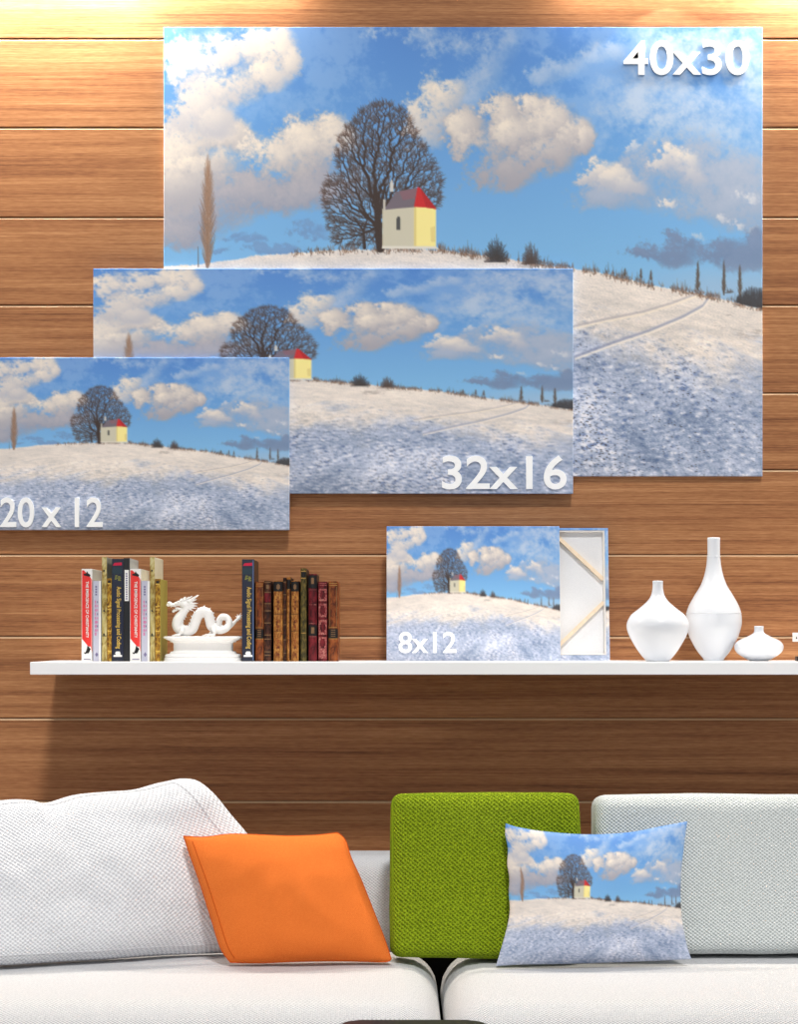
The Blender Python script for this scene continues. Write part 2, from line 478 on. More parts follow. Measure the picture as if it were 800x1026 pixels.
def print_mat(name, rough=.55):
    m, nt, b = new_mat(name, rough, spec=.25); g = NT(nt)
    at = g.attr('print_colour')
    w = g.noise(g.coord('Object'), 900, 1, .5)
    g.l(g.mix(g.rng(w, .3, .7, 0, .05), at.outputs['Color'], (.8, .8, .8)), b.inputs['Base Color'])
    g.bump(w, .08, .0005, b)
    return m

def wood_wall():
    m, nt, b = new_mat('striped_walnut_boards', .5, spec=.22); g = NT(nt)
    co = g.coord('Object'); w = g.math('MULTIPLY', g.attr('board').outputs['Fac'], 37.0)
    n1 = g.noise(g.mapping(co, (.9, 1, 44)), 1.0, 5, .62, w, .25)
    n2 = g.noise(g.mapping(co, (3.2, 1, 300)), 1.0, 4, .7, w, .1)
    n3 = g.noise(g.mapping(co, (.35, 1, 10)), 1.0, 3, .5, w, .2)
    n4 = g.noise(g.mapping(co, (40, 1, 480)), 1.0, 2, .6, w)
    f = g.math('ADD', g.math('MULTIPLY', n1, .40), g.math('ADD', g.math('MULTIPLY', n2, .52), g.math('MULTIPLY', n3, .16)))
    f = g.math('ADD', f, g.math('MULTIPLY', g.math('SUBTRACT', n4, .5), .26))
    cr = g.ramp(f, [(.37, lin(WOOD[0])), (.50, lin(WOOD[1])), (.59, lin(WOOD[2])), (.71, lin(WOOD[3]))])
    g.l(g.mix(g.math('MULTIPLY', g.attr('edge_highlight').outputs['Fac'], .7), cr, lin((236, 204, 164))), b.inputs['Base Color'])  # pale tint paints a highlight onto the boards' chamfered top edges
    g.bump(n2, .10, .002, b)
    return m
WOOD = [(106, 65, 42), (150, 99, 64), (172, 119, 78), (196, 144, 100)]

# ---------------------------------------------------------------- picture colours on meshes
PIC = paint_landscape().astype(np.float64)
PIC_LIN = np.where(PIC <= .04045, PIC / 12.92, ((PIC + .055) / 1.055) ** 2.4)

def area_resize(a, w, h):
    def axis(a, n):
        m = a.shape[0]; cs = np.concatenate([np.zeros((1,) + a.shape[1:]), np.cumsum(a, 0)])
        e = np.linspace(0, m, n + 1); i = np.minimum(e.astype(int), m - 1); f = (e - i).reshape((-1,) + (1,) * (a.ndim - 1))
        c_ = cs[i] * (1 - f) + cs[i + 1] * f
        return (c_[1:] - c_[:-1]) * n / m
    a = axis(a, h)
    return axis(a.transpose(1, 0, 2), w).transpose(1, 0, 2)

def set_colours(me, cols):
    ca = me.color_attributes.new('print_colour', 'FLOAT_COLOR', 'POINT')
    ca.data.foreach_set('color', np.concatenate([cols, np.ones((len(cols), 1))], 1).astype(np.float32).ravel())

def grid_mesh(name, co, quads, smooth=False):
    me = bpy.data.meshes.new(name)
    nq = len(quads)
    me.vertices.add(len(co)); me.vertices.foreach_set('co', np.ascontiguousarray(co, np.float32).ravel())
    me.loops.add(nq * 4); me.loops.foreach_set('vertex_index', quads.astype(np.int32).ravel())
    me.polygons.add(nq)
    me.polygons.foreach_set('loop_start', np.arange(0, nq * 4, 4, dtype=np.int32))
    me.polygons.foreach_set('loop_total', np.full(nq, 4, np.int32))
    me.polygons.foreach_set('use_smooth', np.full(nq, smooth))
    me.update(calc_edges=True); me.validate()
    return me

def quads_of(nx, ny):
    i = np.arange(nx - 1)[None, :] + nx * np.arange(ny - 1)[:, None]
    i = i.ravel()
    return np.stack([i, i + nx, i + nx + 1, i + 1], 1)     # row 0 at the top, seen from the front

def canvas_sheet(name, w, h, t, nx, ny):
    """stretched canvas: printed face at y=0 (x 0..w, z 0..h) wrapped round the stretcher's four sides, with closed back"""
    pic = area_resize(PIC_LIN, nx, ny)
    xs = (np.arange(nx) + .5) / nx * w; zs = h - (np.arange(ny) + .5) / ny * h
    e = .0012
    xs = np.concatenate([[0, 0, 0 + e], xs[1:-1], [w - e, w, w]]); zs = np.concatenate([[h, h, h - e], zs[1:-1], [e, 0, 0]])
    yx = np.zeros(len(xs)); yx[[0, -1]] = t; yx[[1, -2]] = e
    yz = np.zeros(len(zs)); yz[[0, -1]] = t; yz[[1, -2]] = e
    NX, NY = len(xs), len(zs)
    co = np.zeros((NY, NX, 3)); co[..., 0] = xs[None]; co[..., 2] = zs[:, None]; co[..., 1] = np.maximum(yx[None], yz[:, None])
    pad = np.pad(pic, ((2, 2), (2, 2), (0, 0)), mode='reflect')[:NY, :NX]
    me = grid_mesh(name, co.reshape(-1, 3), quads_of(NX, NY))
    set_colours(me, pad.reshape(-1, 3))
    return me

PRINT = print_mat('printed_canvas')
LETTER = plain('white_lettering', (255, 255, 255), .5, .3, .01)
RAWCANVAS = plain('unprinted_canvas', (226, 226, 228), .85, .1, .03, 400, .1)
PINE = plain('pale_pine_stretcher', (228, 208, 182), .6, .3, .07, 90)
PINEBACK = plain('white_washed_stretcher', (226, 222, 218), .6, .3, .04, 90)

def text_mesh(s, w, h, depth, offset=.022, shear=0.0, space=1.0, word=1.0):
    """lettering filled to w x h, lower left corner at the origin, reading along +x, up +z, front at y = -depth"""
    cu = bpy.data.curves.new('lettering', 'FONT'); cu.body = s; cu.size = 1; cu.offset = offset; cu.extrude = .05
    cu.resolution_u = 6; cu.space_character = space; cu.space_word = word; cu.bevel_depth = 0.0
    o = bpy.data.objects.new('lettering_curve', cu); COL.objects.link(o)
    dg = bpy.context.evaluated_depsgraph_get(); dg.update()
    me = bpy.data.meshes.new_from_object(o.evaluated_get(dg))
    bpy.data.objects.remove(o); bpy.data.curves.remove(cu)
    n = len(me.vertices); a = np.zeros(n * 3); me.vertices.foreach_get('co', a); a = a.reshape(-1, 3)
    lo, hi = a.min(0), a.max(0)
    q = (a - lo) / np.maximum(hi - lo, 1e-6)
    b = np.stack([q[:, 0] * w, -q[:, 2] * depth, q[:, 1] * h], 1)
    me.vertices.foreach_set('co', b.astype(np.float32).ravel()); me.update()
    me.materials.clear()
    return me

def frame_mesh(name, w, h, bar, y0, y1, bev=.0008):
    bm = bmesh.new()
    return bm, [((0, y0, 0), (bar, y1, h)), ((w - bar, y0, 0), (w, y1, h)), ((bar, y0, 0), (w - bar, y1, bar)), ((bar, y0, h - bar), (w - bar, y1, h))]

def canvas_picture(u0, v0, u1, v1, d, t, nx, ny, label, text, tbox, toff=.013, group=None, lean=0.0, text_depth=.0035, word=1.0):
    a, b = P(u0, v1, d), P(u1, v0, d)
    w, h = b.x - a.x, (b.z - a.z) / math.cos(lean)
    r = root_at('canvas_picture', (a.x, a.y, a.z), label, 'canvas print', group, -lean)
    link('printed_canvas', canvas_sheet('printed_canvas', w, h, t, nx, ny), PRINT, r, False)
    for lo, hi in frame_mesh('', w, h, .02, t * .4, t - .0004)[1]:
        e = .0008
        o = link('stretcher_bar', box_mesh('stretcher_bar', (max(lo[0], e), lo[1], max(lo[2], e)), (min(hi[0], w - e), hi[1], min(hi[2], h - e)), .0005, 1), PINE, r, False)
    link('canvas_back', box_mesh('canvas_back', (.0205, t * .30, .0205), (w - .0205, t * .34, h - .0205)), RAWCANVAS, r, False)
    x0, y0, x1, y1 = tbox
    s = d / F
    me = text_mesh(text, (x1 - x0) * s, (y1 - y0) * s, text_depth, toff, word=word)
    me.transform(Matrix.Translation(((x0 - u0) * s, -.0002, (v1 - y1) * s)))
    o = link('lettering', me, LETTER, r, False); o['label'] = 'white raised numerals ' + text
    return r

# ================================================================ SETTING
M_WALL = wood_wall()
def build_wall():
    seams = [-250, -138, -50, 38, 127, 217, 305, 393, 470, 555, 637, 719, 802, 886, 968, 1050, 1100]
    bm = bmesh.new(); lay = bm.faces.layers.float.new('board'); lay2 = bm.faces.layers.float.new('edge_highlight')
    r = random.Random(11)
    X0, X1 = -3.0, 3.0
    z = [CZ - (v - V0) * CD / F for v in seams]
    z[-1] = 0.0
    def strip(pts, val):
        for (ya, za), (yb, zb) in zip(pts[:-1], pts[1:]):
            vs = [bm.verts.new(c) for c in ((X0, ya, za), (X1, ya, za), (X1, yb, zb), (X0, yb, zb))]
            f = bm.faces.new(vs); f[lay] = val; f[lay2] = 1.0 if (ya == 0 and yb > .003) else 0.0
    for a, b in zip(z[:-1], z[1:]):
        val = r.random()
        # from the bottom of the board up: lower arris, face, chamfered top edge, groove bottom
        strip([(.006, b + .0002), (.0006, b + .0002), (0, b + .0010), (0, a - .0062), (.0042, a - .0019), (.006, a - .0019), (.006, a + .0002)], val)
    strip([(.09, z[0]), (.006, z[0])], .5); strip([(.006, z[-1]), (.09, z[-1])], .5); strip([(.09, z[-1]), (.09, z[0])], .5)
    for X in (X0, X1):
        f = bm.faces.new([bm.verts.new((X, y_, z_)) for y_, z_ in ((.006, z[-1]), (.09, z[-1]), (.09, z[0]), (.006, z[0]))]); f[lay] = .3
    me = bm_mesh('wall_back', bm, recalc=False)
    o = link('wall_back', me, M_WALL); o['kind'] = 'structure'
    return o
build_wall()
M_FLOOR = plain('grey_floor', (150, 140, 130), .6, .3, .08, 6)
fl = link('floor', box_mesh('floor', (-3, -5.2, -.1), (3, .09, 0)), M_FLOOR); fl['kind'] = 'structure'

# ================================================================ CANVAS PICTURES
GRP = 'canvas prints of the snowy chapel hill'
canvas_picture(164, 27, 764.5, 477, 3.988, .0115, 600, 450, 'largest canvas print on wall, snowy hill with chapel, marked 40x30', '40x30', (625, 41, 751, 75.5), group=GRP)
canvas_picture(93.5, 269, 574.5, 494.5, 3.976, .0115, 482, 226, 'wide canvas print marked 32x16, between the largest print and the smaller 20 x 12 one', '32x16', (443, 456.5, 568, 490.5), group=GRP)
canvas_picture(-8, 358, 290, 531, 3.964, .0115, 298, 173, 'canvas print marked 20 x 12, lowest on wall and cut by the left edge', '20 x 12', (0.5, 498.5, 103, 528.5), group=GRP, word=.8)
lean = .55 * .1
zb = 1.0003
d8 = 3.90
v8 = V0 + (CZ - zb) * F / d8
canvas_picture(387.5, 526.5, 562, v8, d8, .016, 176, 138, 'small canvas print marked 8x12 leaning on the white shelf', '8x12', (399.5, 633, 457.5, 654.5), group=GRP, lean=.10, text_depth=.004)

def reversed_canvas():
    d = 3.925; v1 = V0 + (CZ - zb) * F / d
    s = d / F; u0, u1, v0 = 442, 611.5, 528
    lean = .125
    w, h = (u1 - u0) * s, (v1 - v0) * s / math.cos(lean)
    a = P(u0, v1, d)
    r = root_at('reversed_canvas', tuple(a), 'back of a small stretched canvas with slanting wood braces, leaning behind the 8x12 print', 'canvas print', None, -lean)
    t = .016; m = .0075; mb = .013; mt = .0052
    # printed sheet: folded-over border seen from behind, the sides, and the far face
    pic = area_resize(PIC_LIN, 150, 120)
    xs = np.linspace(0, w, 150); zs = np.linspace(h, 0, 120)
    # border ring facing -y : outer rectangle grid minus the inner one
    V, Q, C = [], [], []
    def patch(x0, x1, z0, z1, n, mfun, y=0.0):
        nx, nz = n
        base = len(V)
        for j in range(nz):
            for i in range(nx):
                x = x0 + (x1 - x0) * i / (nx - 1); z = z1 + (z0 - z1) * j / (nz - 1)
                V.append((x, y, z))
                px, pz = mfun(x, z)
                C.append(pic[min(119, max(0, int((1 - pz / h) * 119))), min(149, max(0, int(px / w * 149)))])
        for j in range(nz - 1):
            for i in range(nx - 1):
                q = base + j * nx + i
                Q.append((q, q + nx, q + nx + 1, q + 1))
    patch(0, m, 0, h, (5, 120), lambda x, z: (m - x, z))
    patch(w - m, w, 0, h, (5, 120), lambda x, z: (w - (x - (w - m)), z))
    patch(m, w - m, h - mt, h, (140, 5), lambda x, z: (x, h - (z - h + mt) * .5))
    patch(m, w - m, 0, mb, (140, 6), lambda x, z: (x, z * 2.0))
    n0 = len(V)
    for (x, z) in ((0, 0), (w, 0), (w, h), (0, h)):
        V.append((x, 0, z)); V.append((x, t, z)); C.append(pic[int((1 - z / h) * 119), int(x / w * 149)]); C.append(C[-1])
    for k in range(4):
        k2 = (k + 1) % 4
        Q.append((n0 + 2 * k, n0 + 2 * k2, n0 + 2 * k2 + 1, n0 + 2 * k + 1))
    Q.append((n0 + 1, n0 + 3, n0 + 5, n0 + 7))
    me = grid_mesh('printed_canvas', np.array(V), np.array(Q)); set_colours(me, np.array(C))
    link('printed_canvas', me, PRINT, r, False)
    link('canvas_back', box_mesh('canvas_back', (m, t * .72, mb), (w - m, t * .80, h - mt)), RAWCANVAS, r, False)
    b = .0040
    for lo, hi in (((m, 0.0006, mb), (m + b, t * .72, h - mt)), ((w - m - b, .0006, mb), (w - m, t * .72, h - mt)), ((m + b, .0006, mb), (w - m - b, t * .72, mb + b)), ((m + b, .0006, h - mt - b), (w - m - b, t * .72, h - mt))):
        link('stretcher_bar', box_mesh('stretcher_bar', lo, hi, .0006, 1), PINEBACK, r, False)
    def brace(ua, va, ub, vb, wd):
        # flat slanting wooden brace across the back
        A = Vector(((ua - u0) * s, 0, (v1 - va) * s / math.cos(lean))); B = Vector(((ub - u0) * s, 0, (v1 - vb) * s / math.cos(lean)))
        dr = (B - A).normalized(); nr = Vector((-dr.z, 0, dr.x)) * wd / 2
        V = [p + q + Vector((0, y, 0)) for y in (t * .15, t * .7) for p, q in ((A, -nr), (B, -nr), (B, nr), (A, nr))]
        return mesh_of('brace', V, [(0, 1, 2, 3), (7, 6, 5, 4), (0, 4, 5, 1), (1, 5, 6, 2), (2, 6, 7, 3), (3, 7, 4, 0)])
    xe = (w - m - b - .0003) / s + u0
    for pts in (((468, 473, xe, 580)), ((468, 709, xe, 605))):
        pass
    sl1 = (580 - 540) / (607 - 565.0)
    o = link('brace', brace(555, 580 - sl1 * (xe - 555), xe, 580, .0085), PINE, r, False); o['label'] = 'pale wooden brace slanting down to the right'
    sl2 = (603 - 645) / (607 - 563.0)
    o = link('brace', brace(556, 603 - sl2 * (xe - 556), xe, 603, .0085), PINE, r, False); o['label'] = 'pale wooden brace slanting up to the right'
reversed_canvas()

# ================================================================ SHELF
M_SHELF = plain('white_lacquered_shelf', (252, 252, 253), .35, .4, .015, 8)
a = P(30, 663, 3.70)
sh = link('shelf', box_mesh('shelf', (a.x, -.30, .9734), (1.32, -.0002, zb), .0012, 2), M_SHELF)
tag(sh, 'long white floating shelf on the wooden wall holding books, ornament and vases', 'shelf')

# ================================================================ VASES
M_VASE = plain('white_glazed_ceramic', (222, 225, 231), .25, .5, .01, 10)
def vase(uc, prof, d, label, bands=()):
    c0 = P(uc, 600, d); r = root_at('vase', (c0.x, c0.y, zb), label, 'vase', 'white vases on the shelf')
    s = d / F / 4.2105
    pts = [(hw * s, (557.5 - y) * s) for hw, y in prof]
    pts = catmull([(x, 0, z) for x, z in pts], 5)
    pr = [(max(p.x, .001), p.z) for p in pts]
    z_off = pr[-1][1]; pr = [(x, z - z_off) for x, z in pr]
    inner = [(max(pr[0][0] - .004, .003), pr[0][1] - .0005)] + [(max(x - .004, .002), z) for x, z in pr[2:14]]
    full = inner[::-1] + pr + [(pr[-1][0] * .8, .0)]
    n = 64; V = []; Fc = []
    for x, z in full:
        for k in range(n):
            th = 2 * PI * k / n; V.append((x * math.cos(th), x * math.sin(th), z))
    for i in range(len(full) - 1):
        for k in range(n):
            k2 = (k + 1) % n; Fc.append((i * n + k, (i + 1) * n + k, (i + 1) * n + k2, i * n + k2))
    Fc.append(tuple(range(n))); Fc.append(tuple((len(full) - 1) * n + k for k in range(n - 1, -1, -1)))
    me = mesh_of('body', V, Fc, True)
    bm = bmesh.new(); bm.from_mesh(me); me = bm_mesh('body', bm, True)
    link('body', me, M_VASE, r, False)
    rim, fr = tube([((pr[0][0] - .0015) * math.cos(t), (pr[0][0] - .0015) * math.sin(t), pr[0][1]) for t in [2 * PI * k / 48 for k in range(49)]], .0016, 8)
    link('rim', mesh_of('rim', rim, fr, True), M_VASE, r, False)
    for y in bands:
        zc = (557.5 - y) * s - z_off
        x = np.interp(zc, [p[1] for p in pr][::-1], [p[0] for p in pr][::-1])
        rim, fr = tube([(x * math.cos(t), x * math.sin(t), zc) for t in [2 * PI * k / 64 for k in range(65)]], .0010, 8)
        link('raised_band', mesh_of('raised_band', rim, fr, True), M_VASE, r, False)
vase(659.4, [(22, 220), (21.5, 235), (23, 255), (30, 282), (47, 306), (80, 335), (111, 360), (127, 388), (131, 410), (125, 436), (108, 472), (85, 510), (62, 540), (46, 557)], 3.815, 'white round-bellied vase with short narrow neck, second tallest on the shelf')
vase(715.5, [(27, 40), (26.5, 70), (26.5, 100), (28, 125), (32, 160), (41, 200), (56, 240), (80, 280), (102, 320), (113, 350), (117, 382), (115, 412), (103, 452), (85, 490), (65, 522), (46, 545), (40, 557)], 3.905, 'tallest white bottle vase with long neck, between two lower vases', (357, 118))
vase(760.8, [(20, 412), (19.5, 425), (24, 439), (52, 455), (84, 470), (99, 485), (102, 500), (97, 515), (82, 530), (56, 546), (36, 557)], 3.86, 'smallest white vase, squat and flat like an onion')

# ================================================================ SMALL CARD STAND AT THE FRAME'S EDGE
M_DARK = plain('dark_stand', (40, 32, 30), .4, .4, .1)
M_CARD = plain('white_card', (238, 232, 228), .5, .3, .02)
def card_stand():
    d = 3.84; c0 = P(806, 600, d)
    r = root_at('card_stand', (c0.x, c0.y, zb), 'small white card on a dark foot, half out of frame on the shelf', 'card stand')
    s = d / F
    bm = bmesh.new(); add_box(bm, (-8 * s, -.012, 0), (8 * s, .012, 5 * s), .002, 2)
    link('foot', bm_mesh('foot', bm), M_DARK, r, False)
    bm = bmesh.new(); add_box(bm, (-4.6 * s, -.0025, 4.6 * s), (-1 * s, .0025, 12 * s), .0008, 1); add_box(bm, (0, -.0025, 11.6 * s), (2 * s, .0025, 21 * s), .0005, 1); add_box(bm, (-2 * s, -.0025, 11.6 * s), (1 * s, .0025, 13 * s), .0005, 1)
    link('post', bm_mesh('post', bm), M_DARK, r, False)
    cd = link('card', box_mesh('card', (-12 * s, -.006, 19.6 * s), (10 * s, -.0027, 28.6 * s), .0012, 2), M_CARD, r, False)
    V = [(-9.0 * s, -.0062, 22.5 * s), (-7.2 * s, -.0062, 22.5 * s), (-8.1 * s, -.0062, 25 * s)]
    link('mark', mesh_of('mark', V, [(0, 1, 2)]), M_DARK, cd, False)
card_stand()

# ================================================================ BOOKS
def solid_patch(poly, y, t=.0004):
    """thin solid of a polygon given in (x, z), lying proud of a flat spine"""
    n = len(poly)
    V = [(x, y - t, z) for x, z in poly] + [(x, y + .0002, z) for x, z in poly]
    Fc = [tuple(range(n)), tuple(range(2 * n - 1, n - 1, -1))] + [(i, i + n, (i + 1) % n + n, (i + 1) % n) for i in range(n)]
    bm = bmesh.new(); bm.from_mesh(mesh_of('p', V, Fc))
    return bm_mesh('patch', bm)

class Book:
    def __init__(s, u0, u1, vt, depth, d, spine_m, board_m, page_m, label, group, rnd=0.0, bd=.0028, over=.003):
        s.w = (u1 - u0) * d / F; vb = V0 + (CZ - zb) * F / d; s.h = (vb - vt) * d / F; s.rnd = rnd
        a = P(u0, vb, d)
        s.r = root_at('book', (a.x, a.y, zb), label, 'book', group)
        w, h, dp = s.w, s.h, depth
        # spine: a curved or flat strip with thickness
        n = 12 if rnd else 2
        V, Fc = [], []
        for i in range(n + 1):
            q = 2 * i / n - 1; y = s.ysp(q)
            x = w * i / n
            V += [(x, y, 0), (x, y, h), (x, y + .002, h), (x, y + .002, 0)]
        for i in range(n):
            b = 4 * i
            for k in range(4): Fc.append((b + k, b + (k + 1) % 4, b + 4 + (k + 1) % 4, b + 4 + k))
        Fc += [(0, 1, 2, 3), tuple(4 * n + k for k in (3, 2, 1, 0))]
        bm = bmesh.new(); bm.from_mesh(mesh_of('spine', V, Fc))
        link('spine', bm_mesh('spine', bm), spine_m, s.r, False)
        y0 = s.ysp(1) + .0021
        bd = min(bd, w * .16)
        for x in (0, w - bd):
            link('cover_board', box_mesh('cover_board', (x, y0, 0), (x + bd, y0 + dp, h), .0006, 1), board_m, s.r, False)
        link('page_block', box_mesh('page_block', (bd, y0, over), (w - bd, y0 + dp - .004, h - over)), page_m, s.r, False)
    def ysp(s, q): return s.rnd * q * q
    def patch(s, name, x0, x1, z0, z1, m, t=.0004, label=None):
        n = 8 if s.rnd else 1
        V, Fc = [], []
        for i in range(n + 1):
            x = x0 + (x1 - x0) * i / n; y = s.ysp(2 * x - 1)
            V += [(x * s.w, y - t, z0 * s.h), (x * s.w, y - t, z1 * s.h), (x * s.w, y + .0002, z1 * s.h), (x * s.w, y + .0002, z0 * s.h)]
        for i in range(n):
            b = 4 * i
            for k in range(4): Fc.append((b + k, b + (k + 1) % 4, b + 4 + (k + 1) % 4, b + 4 + k))
        Fc += [(0, 1, 2, 3), tuple(4 * n + k for k in (3, 2, 1, 0))]
        bm = bmesh.new(); bm.from_mesh(mesh_of(name, V, Fc))
        o = link(name, bm_mesh(name, bm), m, s.r, False)
        if label: o['label'] = label
        return o
    def poly(s, name, pts, m, t=.0004):
        return link(name, solid_patch([(x * s.w, z * s.h) for x, z in pts], 0, t), m, s.r, False)
    def text(s, name, txt, x0, x1, z0, z1, m, off=.01, t=.0006):
        me = text_mesh(txt, (z1 - z0) * s.h, (x1 - x0) * s.w, t, off)
        me.transform(Matrix.Translation((x0 * s.w, 0, z1 * s.h)) @ Matrix.Rotation(PI / 2, 4, 'Y'))
        return link(name, me, m, s.r, False)

def mottled(name, a, b_, c_, scale=(60, 60, 60), rough=.5, spec=.3, lo=.38, hi=.62):
    m, nt, b = new_mat(name, rough, spec=spec); g = NT(nt)
    f = g.noise(g.mapping(g.coord('Object'), scale), 1.0, 4, .65, None, .6)
    g.l(g.ramp(f, [(lo, tuple(.76 * q for q in lin(a))), (.5, tuple(.76 * q for q in lin(b_))), (hi, tuple(.76 * q for q in lin(c_)))]), b.inputs['Base Color'])
    return m

K = dict(
    white=plain('white_card_cover', (238, 236, 232), .4, .4, .02), red=plain('red_cover', (226, 52, 48), .4, .4, .03), pink=plain('pink_band', (240, 120, 120), .4, .4, .03),
    black=plain('black_print', (22, 20, 22), .4, .4, .05), page=plain('paper_pages', (226, 220, 204), .8, .1, .05, 300), lav=plain('lavender_cover', (190, 190, 206), .4, .4, .03),
    lavdark=plain('grey_violet_print', (118, 112, 146), .5, .3, .03), magenta=plain('pink_print', (206, 130, 170), .5, .3, .03), greyboard=plain('grey_green_board', (142, 142, 130), .5, .3, .08, 40),
    cream=plain('cream_board', (222, 216, 190), .5, .3, .05, 40), navy=plain('navy_cover', (26, 30, 50), .3, .5, .06), navyboard=plain('black_board', (20, 20, 24), .35, .5, .05),
    teal=plain('dark_teal_band', (24, 46, 58), .35, .5, .05), navyedge=plain('slate_blue_edge', (74, 92, 128), .35, .5, .05), crimson=plain('crimson_print', (196, 30, 66), .5, .3, .04),
    gold=plain('gold_print', (216, 180, 84), .4, .4, .05), lime=plain('yellow_green_print', (150, 150, 66), .5, .3, .05), greycover=plain('grey_board', (156, 160, 164), .5, .3, .05),
    olive=plain('olive_board', (164, 152, 74), .5, .3, .1, 50))
M_TALL = mottled('straw_gold_spine', (150, 120, 50), (206, 186, 116), (226, 214, 160), (90, 90, 40))
M_SHORTG = mottled('old_gold_spine', (96, 56, 14), (176, 124, 30), (222, 186, 74), (240, 240, 130))
M_BROWN = mottled('brown_leather', (84, 36, 14), (136, 66, 26), (164, 90, 42), (120, 120, 60), .42)
M_DKBROWN = mottled('dark_brown_leather', (34, 16, 10), (66, 34, 22), (104, 60, 38), (170, 170, 90), .42)
M_TAN = mottled('tan_tooled_leather', (118, 60, 22), (176, 112, 48), (206, 146, 74), (230, 230, 110), .45)
M_GREENL = mottled('green_gilt_leather', (42, 38, 16), (88, 76, 36), (132, 112, 54), (260, 260, 110), .45)
M_BURG = mottled('burgundy_leather', (62, 8, 14), (108, 18, 28), (134, 36, 44), (130, 130, 60), .4)
M_ROSE = mottled('rose_tooled_panel', (120, 24, 34), (176, 84, 84), (214, 150, 136), (420, 420, 260), .45)
M_BLACKL = plain('black_leather_label', (18, 14, 14), .4, .4, .2, 200)
M_GILT = plain('gilt_tooling', (176, 136, 70), .35, .5, .15, 200)
M_DIMGILT = plain('worn_gilt', (120, 88, 58), .4, .4, .2, 200)
M_DEEP = plain('dark_leather_board', (40, 18, 12), .45, .4, .1)
G1, G2 = 'modern books left of the dragon ornament', 'old leather books right of the dragon ornament'
DB = 3.80

def red_book(u0, u1, vt, label):
    b = Book(u0, u1, vt, .125, DB, K['white'], K['white'], K['page'], label, G1)
    b.poly('red_panel', [(.04, .985), (.22, .985), (.86, .905), (.86, .16), (.62, .165), (.04, .245)], K['red'])
    b.poly('pink_panel', [(.865, .90), (.985, .885), (.985, .10), (.865, .155)], K['pink'])
    b.text('spine_title', 'THE EMERGENCE OF CHRISTIANITY', .40, .68, .255, .865, K['white'], .018, .0010)
    b.poly('dark_mark', [(.20, .93), (.78, .915), (.84, .935), (.6, .955), (.52, .975), (.42, .95), (.2, .945)], K['black'], .0008)
    b.poly('picture_mark', [(.22, .10), (.36, .095), (.46, .12), (.56, .17), (.86, .135), (.72, .10), (.62, .085), (.48, .09), (.38, .08), (.26, .085)], K['black'], .0008)
    b.poly('picture_mark', [(.2, .02), (.85, .02), (.85, .028), (.2, .028)], K['lavdark'], .0006)
def lavender_book(u0, u1, vt, label):
    b = Book(u0, u1, vt, .115, DB, K['lav'], K['greyboard'], K['page'], label, G1)
    b.patch('pale_edge', .76, .99, .002, .998, K['white'])
    r = random.Random(3)
    for k in range(9):
        z = .72 - k * .050
        b.patch('print_line', .22, .34 + .14 * r.random(), z, z + .030 + .012 * r.random(), K['magenta'], .0005)
        if k < 8: b.patch('print_line', .50, .62, z + .004, z + .030, K['magenta' if k % 3 else 'lavdark'], .0005)
    for k in range(4):
        b.patch('print_line', .28, .50, .82 + k * .032, .84 + k * .032, K['lavdark'], .0005)
    b.poly('publisher_mark', [(.25, .085), (.45, .115), (.65, .085), (.45, .055)], K['lavdark'], .0006)
def tall_book(u0, u1, vt, label, board):
    b = Book(u0, u1, vt, .135, DB, M_TALL, K[board], K['page'], label, G1)
    for z in (.87, .485, .26):
        n = 10
        b.poly('dark_dot', [(.42 + .18 * math.cos(2 * PI * k / n), z + .010 * math.sin(2 * PI * k / n)) for k in range(n)], K['black'])
    b.patch('spine_line', .06, .94, .242, .250, K['black']); b.patch('spine_line', .06, .94, .60, .604, K['olive'])
def short_gold(u0, u1, vt, label):
    b = Book(u0, u1, vt, .115, DB, M_SHORTG, K['olive'], K['page'], label, G1)
    for z in (.93, .66, .62, .36, .12): b.patch('spine_line', .10, .90, z, z + .012, K['gold'])
    b.patch('spine_line', .2, .8, .945, .975, K['black'])
def audio_book(u0, u1, vt, label, edge):
    b = Book(u0, u1, vt, .125, DB, K['navy'], K['navyboard'], K['page'], label, G1 if u0 < 200 else 'navy book beside the old leather books')
    if edge: b.patch('pale_edge', .88, .985, .01, .99, K['navyedge'])
    b.patch('title_band', .02, .86, .855, .915, K['teal'])
    b.poly('publisher_name', [(.08, .935), (.22, .962), (.86, .966), (.86, .938)], K['crimson'])
    for k in range(4):
        b.patch('print_line', .24 + .02 * k, .40 + .1 * (k % 2), .800 + .011 * k, .806 + .011 * k, K['lime'], .0005)
        b.patch('print_line', .52, .78 - .06 * (k % 2), .788 + .012 * k, .794 + .012 * k, K['lime'], .0005)
    b.text('spine_title', 'Audio Signal Processing and Coding', .30, .80, .125, .73, K['gold'], .012)
    b.poly('publisher_mark', [(.14, .045), (.88, .045), (.88, .062), (.72, .066), (.74, .082), (.66, .098), (.38, .098), (.28, .082), (.34, .066), (.14, .062)], K['white'])

